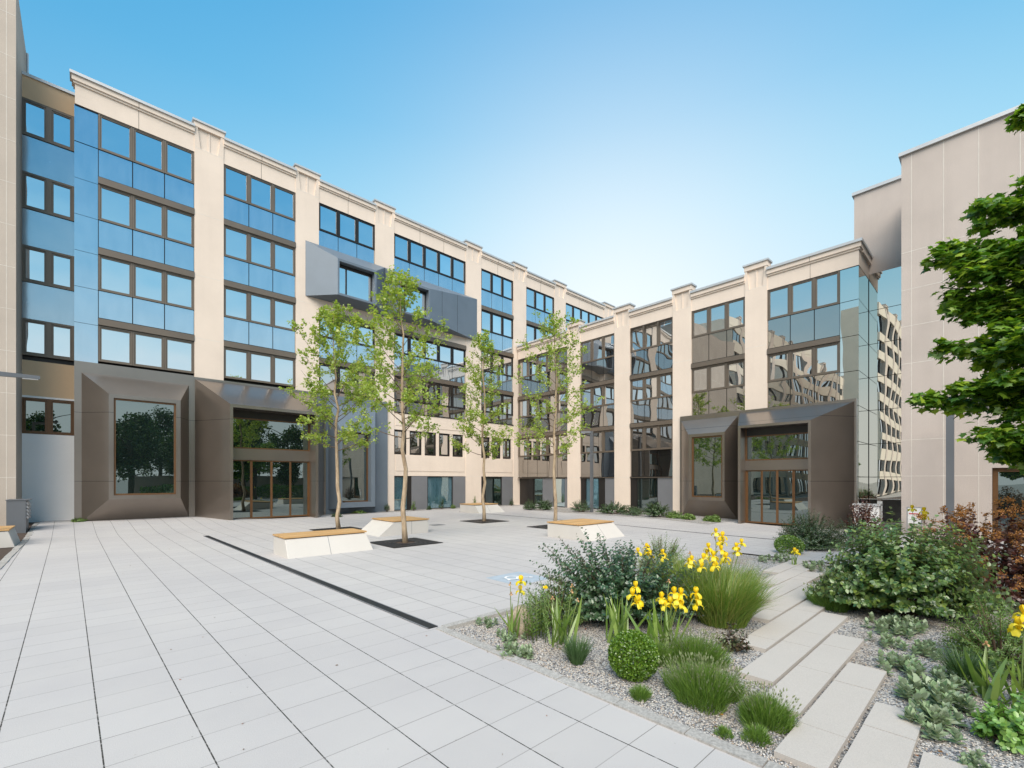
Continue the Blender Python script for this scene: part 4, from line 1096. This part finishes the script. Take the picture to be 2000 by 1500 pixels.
tag(m.build('drain_channel', M['rail']), 'narrow dark drain line crossing the paving before the right wing', 'drain')
m = MB(); m.box(11.2, 11.75, 17.0, 17.5, .003, .012); tag(m.build('manhole_cover', M['panel']), 'small dark cover plate in the paving left of the lone grate', 'cover')

# painted wheelchair mark on one slab
sg = thing('accessible_sign', 'grey blue paving slab painted with a white wheelchair symbol', 'sign', (6.45, 6.75, 0))
m = MB(); m.box(5.98, 6.92, 6.28, 7.22, .0, .005); m.build('slab', M['blue'], sg)
m = MB(); c = Vector((6.45, 6.75)); ax = Vector((.731, -.682)); ay = Vector((.682, .731))    # upright as seen from the lawn side
lift = [.0075]
def sp(u, v): q = c + ax*u + ay*v; return (q.x, q.y, lift[0])
def stroke(pts, wd):
    for a, b in zip(pts, pts[1:]):
        d = Vector((b[0]-a[0], b[1]-a[1])).normalized(); nn = Vector((-d.y, d.x))*wd*.5; e = d*wd*.4
        q = [(a[0]-e.x+nn.x, a[1]-e.y+nn.y), (a[0]-e.x-nn.x, a[1]-e.y-nn.y), (b[0]+e.x-nn.x, b[1]+e.y-nn.y), (b[0]+e.x+nn.x, b[1]+e.y+nn.y)]
        lift[0] += .0003; m.face([sp(*w) for w in q])
rr = lambda u, v: (v*.9, -u*.9)                              # the figure lies on its side for the viewer, head to the right
stroke([rr(.17*math.cos(a) - .02, .17*math.sin(a) - .12) for a in np.linspace(1.9, 2*PI + .2, 22)], .045)
stroke([rr(-.05, .20), rr(-.03, -.02), rr(.12, -.02), rr(.2, -.22), rr(.27, -.2)], .05)
stroke([rr(-.04, .09), rr(.1, .09)], .04)
lift[0] += .0003; m.face([sp(*rr(-.05 + .05*math.cos(a), .29 + .05*math.sin(a))) for a in np.linspace(0, 2*PI, 14, endpoint=False)])
m.build('wheelchair_symbol', M['mark'], sg, recalc=False)

# ------------------------------------------------------------------ lamps, cabinet, small signs
def lamp(x, y, h, ax, label, w=.15, arm=.95, mat='lamp'):
    z = gz(x, y); t = thing('street_lamp', label, 'lamp', (x, y, z), 'square post lamps')
    m = MB(); m.box(x - w/2, x + w/2, y - w/2, y + w/2, z - .1, z + h); m.box(x - w*.8, x + w*.8, y - w*.8, y + w*.8, z - .05, z + .015)
    m.build('post', M['lamp'], t)
    d = Vector(ax).normalized(); s = Vector((-d.y, d.x)) * (w * .45)
    p = Vector((x, y)) + d * (w * .5 + .002); q = p + d * arm
    m = MB()
    m.hexa([(p.x + s.x, p.y + s.y, z + h - .13), (p.x - s.x, p.y - s.y, z + h - .13), (q.x - s.x, q.y - s.y, z + h - .10), (q.x + s.x, q.y + s.y, z + h - .10)],
           [(p.x + s.x, p.y + s.y, z + h), (p.x - s.x, p.y - s.y, z + h), (q.x - s.x, q.y - s.y, z + h), (q.x + s.x, q.y + s.y, z + h)])
    m.build('arm', M['lamp'], t)
    m = MB(); a = p.lerp(q, .55); b = p.lerp(q, .95)
    m.hexa([(a.x + s.x*.7, a.y + s.y*.7, z + h - .14), (a.x - s.x*.7, a.y - s.y*.7, z + h - .14), (b.x - s.x*.7, b.y - s.y*.7, z + h - .125), (b.x + s.x*.7, b.y + s.y*.7, z + h - .125)],
           [(a.x + s.x*.7, a.y + s.y*.7, z + h - .116), (a.x - s.x*.7, a.y - s.y*.7, z + h - .116), (b.x - s.x*.7, b.y - s.y*.7, z + h - .103), (b.x + s.x*.7, b.y + s.y*.7, z + h - .103)])
    m.build('lamp_glass', M['sign'], t)
lamp(-1.98, 20.45, 5.25, (1, .05), 'grey lamp post with a short arm at the left edge, behind the cut bench', .13, .85)
lamp(23.0, 17.45, 5.05, (-.7, .7), 'slim grey lamp post among the shrubs in front of the wing', .15, .6)
lamp(22.6, 1.30, 4.75, (-.3, -1), 'dark grey lamp post beside the maple, in front of the blank wall', .21, .9)

cb = thing('mailbox_cabinet', 'grey free-standing mailbox cabinet with a slatted side, by the white wall', 'cabinet', (-2.1, 24.6, .1))
m = MB(); m.box(-2.1, -1.62, 24.2, 25.3, -.1, 1.27); m.build('body', M['lamp'], cb)
m = MB()
for k in range(5): m.hexa([(-1.617, 24.24, .62 + k*.125), (-1.54, 24.24, .60 + k*.125), (-1.54, 25.26, .60 + k*.125), (-1.617, 25.26, .62 + k*.125)], [(-1.617, 24.24, .72 + k*.125), (-1.59, 24.24, .715 + k*.125), (-1.59, 25.26, .715 + k*.125), (-1.617, 25.26, .72 + k*.125)])
m.build('mail_flap', M['steel'], cb)
m = MB(); m.box(-2.12, -1.52, 24.18, 25.32, 1.272, 1.30); m.build('lid', M['lamp'], cb)

cx = thing('utility_cabinet', 'white utility cabinet with a dark angular mark behind the red shrub', 'cabinet', (24.5, 4.0, -.2))
m = MB(); m.box(24.3, 24.8, 3.55, 4.40, -.2, .92); m.m = 1; m.box(24.25, 24.85, 3.50, 4.45, .92, .99)
m.build('body', [M['sign'], M['coping']], cx)
m = MB()
for q in ((4.18, 4.22, .55, .82), (4.04, 4.18, .78, .82), (4.04, 4.18, .55, .59), (3.90, 3.94, .55, .82), (3.76, 3.90, .78, .82)): m.box(24.29, 24.297, q[0], q[1], q[2], q[3])
m.build('mark', M['dark'], cx)
sn = thing('info_stand', 'small white notice on a thin metal stand with a red line, by the blank wall', 'sign', (23.2, 2.25, -.2))
m = MB(); m.box(23.18, 23.22, 2.10, 2.13, -.25, .98); m.box(23.18, 23.22, 2.52, 2.55, -.25, .98); m.box(23.18, 23.22, 2.13, 2.52, .95, .98); m.build('stand', M['steel'], sn)
m = MB(); m.box(23.19, 23.21, 2.135, 2.515, .3, .945); m.build('board', M['sign'], sn)
m = MB(); m.box(23.182, 23.188, 2.17, 2.48, .70, .735); m.build('print', M['red'], sn)

# ------------------------------------------------------------------ big maple at the right
def maple():
    global rng
    rng = r = np.random.default_rng(300)
    bx, by = 12.8, -1.85
    t = thing('maple_tree', 'dense dark green maple reaching in from the right edge in hanging layers', 'tree', (bx, by, 0))
    tr = MB(); tr.tube([(0, 0, -.2), (.03, .0, 1.5), (-.05, .05, 3.4), (0, 0, 5.0), (.05, 0, 6.2), (0, .05, 7.0)], [.27, .21, .18, .15, .1, .03], 12)
    tr.build('trunk', M['darkbark'], None, recalc=False).parent = t
    br = MB(); P, D = [], []
    # sprays: tip position relative to trunk (along left screen direction l, depth direction f, height) and half width
    l = Vector((-.732, .681, 0)); f = Vector((.681, .732, 0))
    sprays = []
    tips = [((10.63 - (px - 1000)*7.36/893)*.94, 2 + (938 - py)*7.36/893) for px, py in ((1810, 490), (1840, 468), (1885, 400), (1940, 375), (1985, 350), (1845, 552), (1860, 525), (1900, 600), (1850, 660), (1880, 690), (1910, 640), (1802, 765), (1840, 750), (1880, 740), (1855, 850), (1890, 845), (1925, 885), (1960, 895), (1990, 870), (1990, 215), (1930, 520), (1960, 600), (1940, 700), (1930, 800), (1970, 460), (1975, 780))]
    for dx, z in tips:
        for k in range(2):
            fo = r.uniform(-1.0, 1.0) if k else r.uniform(-.35, .35)
            sprays.append((l * dx * (1 if k == 0 else r.uniform(.78, .97)) + f * fo, z + (0 if k == 0 else r.uniform(-.25, .3))))
            if z > 7: break
    for k in range(34):
        a = r.uniform(0, 2*PI); q = r.uniform(1.2, 2.9); h = Vector((math.cos(a), math.sin(a), 0)) * q
        if h.dot(l) > 2.0: h *= .6
        sprays.append((h, r.uniform(2.9, 6.0)))
    for tip, z in sprays:
        rt = max(2.2, z - .35 * tip.length + r.uniform(.1, .5)); p0 = Vector((0, 0, rt)); p2 = tip + Vector((0, 0, z)); p1 = p0.lerp(p2, .5) + Vector((0, 0, .45))
        cur = [(p0.lerp(p1, u)).lerp(p1.lerp(p2, u), u) for u in np.linspace(0, 1, 8)]
        tree_tube(br, cur, .045, .006, 6)
        L = (p2 - p0).length
        for j in range(int(34 * L)):
            u = r.uniform(.25, 1.0) ** .8
            if z > 7: u = .9 + u * .1
            i = min(6, int(u * 7)); b0 = cur[i].lerp(cur[i + 1], u * 7 - i)
            d = (cur[i + 1] - cur[i]).normalized(); sd = Vector((r.normal(), r.normal(), r.normal() * .25)); sd = (sd - d * sd.dot(d)).normalized()
            wd = (.62 * (1 - u) + .16) * r.uniform(.3, 1.0)
            b1 = b0 + (sd * .85 + d * .5).normalized() * wd - Vector((0, 0, wd * .25))
            if j % 4 == 0: tree_tube(br, [b0, b1], .004, .0015, 4)
            for m in range(7):
                w = r.uniform(.25, 1.05); P.append(tuple(b0.lerp(b1, w) + Vector(r.normal(0, .045, 3)) - Vector((0, 0, .03)))); q = (b1 - b0).normalized() * .7 + d * .3; D.append(tuple(q))
    br.build('branches', M['darkbark'], None, recalc=False).parent = t
    P = np.array(P); n = len(P); D = nrmz(np.array(D) + r.normal(0, .35, (n, 3)) + np.array([0, 0, -.25])); N = nrmz(r.normal(0, .33, (n, 3)) + np.array([0, 0, 1.]))
    V = leaves(P, D, N, .108 * r.uniform(.6, 1.2, n), MAP, 1.0)
    mesh_np('crown', [(*V, 0)], M['l_maple']).parent = t
    for o in t.children: o.matrix_parent_inverse = Matrix.Identity(4)
maple()

# ------------------------------------------------------------------ trees behind the viewer, seen mirrored in the lower glass
def far_tree(x, y, H, rad, label, seed):
    global rng
    rng = r = np.random.default_rng(seed)
    t = thing('courtyard_tree', label, 'tree', (x, y, 0), 'trees mirrored in the lower glass')
    m = MB(); m.tube([(0, 0, -.2), (.1, 0, H*.3), (0, .1, H*.6), (0, 0, H*.9)], [.25, .2, .12, .04], 8)
    for k in range(14):
        a = k*2.4; z = H*(.22 + .045*k); m.tube([(0, 0, z), (math.cos(a)*rad*.4, math.sin(a)*rad*.4, z + .6), (math.cos(a)*rad*.8, math.sin(a)*rad*.8, z + 1.1)], [.07, .045, .015], 5)
    m.build('trunk', M['darkbark'], None, recalc=False).parent = t
    n = 9000; c = unit(46) * rng.uniform(.35, .85, (46, 1)); i = rng.integers(0, 46, n)
    Q = c[i] + unit(n) * .26 * rng.uniform(.3, 1, (n, 1))
    P = Q * np.array([rad, rad, H*.42]) + np.array([0, 0, H*.56])
    V = leaves(P, unit(n), unit(n) + np.array([0, 0, .6]), rng.uniform(.14, .26, n), ELL, 1.3)
    mesh_np('crown', [(*V, 0)], M['l_far']).parent = t
    for o in t.children: o.matrix_parent_inverse = Matrix.Identity(4)
for k, (x, y, H, rd) in enumerate([(3.2, -9.5, 10.2, 3.0), (8.6, -11, 9.4, 3.1), (13.5, -9.5, 10.4, 3.2), (18.8, -10.5, 10, 3.1), (24.5, -12, 11, 3.3), (-2.5, -11.5, 10, 2.8), (6.2, -16, 11.5, 3.4), (16, -17, 11.5, 3.6)]):
    far_tree(x, y, H, rd, ('green tree mirrored in the first portal window', 'green tree mirrored above the entrance doors', 'green tree mirrored right of the entrance', 'green tree mirrored in the last portal window', 'green tree behind the far side of the bed', 'green tree nearest the left wing, mirrored by the tower windows', 'taller tree in the back row, mirrored over the first portal', 'taller tree in the back row, mirrored over the entrance')[k], 400 + k)
m = MB(); m.box(3.4, 30, -13.6, -13.3, -.3, 2.4); tag(m.build('garden_wall', M['grey']), 'low concrete garden wall mirrored in the lower panes', 'wall')
rng = np.random.default_rng(420); n = 9000
P = np.stack([rng.uniform(4, 27, n), rng.uniform(-9.3, -7.6, n), 1.3*rng.uniform(0, 1, n)**.6], 1)
V = leaves(P, unit(n) + np.array([0, 0, .5]), unit(n) + np.array([0, 0, .6]), rng.uniform(.1, .2, n), ELL, 1.1)
tag(mesh_np('hedge', [(*V, 0)], M['l_box']), 'bright green hedge behind the viewer, mirrored in the entrance doors', 'hedge')


# ------------------------------------------------------------------ camera, light, sky
cam = bpy.data.cameras.new('camera'); co = bpy.data.objects.new('camera', cam); col.objects.link(co)
co.location = (0, 0, 2.0); co.rotation_euler = (R(90), 0, R(-42.93))
cam.sensor_width = 36; cam.lens = 893 / 2000 * 36; cam.shift_y = .094; cam.clip_end = 3000; cam.clip_start = .05
scene.camera = co

fill_sun = bpy.data.lights.new('fill_sun', 'SUN'); so = bpy.data.objects.new('fill_sun', fill_sun); col.objects.link(so)
fill_sun.energy = 1.5; fill_sun.angle = R(50); fill_sun.color = (1., .89, .76)  # soft fill added from behind the viewer; the real sun stays hidden
dirv = Vector((-.72, -.69, .98)).normalized()
so.rotation_euler = dirv.to_track_quat('Z', 'Y').to_euler(); so.location = (-10, -10, 30)

w = bpy.data.worlds.new('World'); scene.world = w; w.use_nodes = True
t = w.node_tree; t.nodes.clear()
def wn(ty, **k):
    x = t.nodes.new(ty)
    for a, b in k.items(): setattr(x, a, b)
    return x
out = wn('ShaderNodeOutputWorld'); bg = wn('ShaderNodeBackground'); t.links.new(bg.outputs[0], out.inputs[0])
tc = wn('ShaderNodeTexCoord'); sep = wn('ShaderNodeSeparateXYZ'); t.links.new(tc.outputs['Generated'], sep.inputs[0])
sky = wn('ShaderNodeTexSky', sky_type='NISHITA'); sky.sun_disc = False
sky.sun_elevation = R(20); sky.sun_rotation = R(55); sky.altitude = 300; sky.ozone_density = 2.0; sky.dust_density = .6
ramp = wn('ShaderNodeValToRGB'); e = ramp.color_ramp.elements
stops = [(0., (.93, .98, 1.0)), (.12, (.84, .95, .99)), (.30, (.60, .86, .97)), (.48, (.32, .70, .93)), (.60, (.15, .54, .86)), (.72, (.075, .43, .79)), (.84, (.16, .50, .84)), (1., (.75, .95, 1.1))]
while len(e) < len(stops): e.new(.5)
for k, (p, c) in enumerate(stops): e[k].position = p; e[k].color = (*c, 1)
t.links.new(sep.outputs[2], ramp.inputs[0])
ramp2 = wn('ShaderNodeValToRGB'); e = ramp2.color_ramp.elements          # away from the sun the blue is deeper
stops = [(0., (.92, .97, 1.0)), (.12, (.88, .96, 1.0)), (.22, (.62, .86, .97)), (.34, (.32, .68, .92)), (.48, (.12, .46, .79)), (.70, (.06, .36, .70)), (.84, (.16, .48, .82)), (1., (.75, .95, 1.1))]
while len(e) < len(stops): e.new(.5)
for k, (p, c) in enumerate(stops): e[k].position = p; e[k].color = (*c, 1)
t.links.new(sep.outputs[2], ramp2.inputs[0])
# pale glow round the hidden sun
dt = wn('ShaderNodeVectorMath', operation='DOT_PRODUCT'); t.links.new(tc.outputs['Generated'], dt.inputs[0])
gd = Vector((.845, .579, .33)).normalized(); dt.inputs[1].default_value = gd
m1 = wn('ShaderNodeMath', operation='MULTIPLY_ADD'); m1.inputs[1].default_value = 12.; m1.inputs[2].default_value = -12.3; t.links.new(dt.outputs['Value'], m1.inputs[0])
mr = wn('ShaderNodeMath', operation='EXPONENT'); t.links.new(m1.outputs[0], mr.inputs[0])
mx = wn('ShaderNodeMix', data_type='RGBA'); t.links.new(mr.outputs[0], mx.inputs[0]); 
md = wn('ShaderNodeMapRange', interpolation_type='SMOOTHSTEP'); md.inputs[1].default_value = .35; md.inputs[2].default_value = .95; t.links.new(dt.outputs['Value'], md.inputs[0])
mz = wn('ShaderNodeMix', data_type='RGBA'); t.links.new(md.outputs[0], mz.inputs[0]); t.links.new(ramp2.outputs[0], mz.inputs[6]); t.links.new(ramp.outputs[0], mz.inputs[7])
t.links.new(mz.outputs[2], mx.inputs[6]); mx.inputs[7].default_value = (1.0, 1.03, 1.06, 1)
sc = wn('ShaderNodeVectorMath', operation='SCALE'); t.links.new(sky.outputs[0], sc.inputs[0]); sc.inputs[3].default_value = .09
m2 = wn('ShaderNodeMix', data_type='RGBA'); m2.inputs[0].default_value = .05
t.links.new(mx.outputs[2], m2.inputs[6]); t.links.new(sc.outputs[0], m2.inputs[7])
t.links.new(m2.outputs[2], bg.inputs[0]); bg.inputs[1].default_value = .295
vs = scene.view_settings; vs.view_transform = 'Standard'; vs.look = 'None'; vs.exposure = 1.8; vs.gamma = 1
scene.cycles.caustics_reflective = False; scene.cycles.caustics_refractive = False; scene.cycles.sample_clamp_indirect = 2.
scene.cycles.max_bounces = 8; scene.cycles.transparent_max_bounces = 8
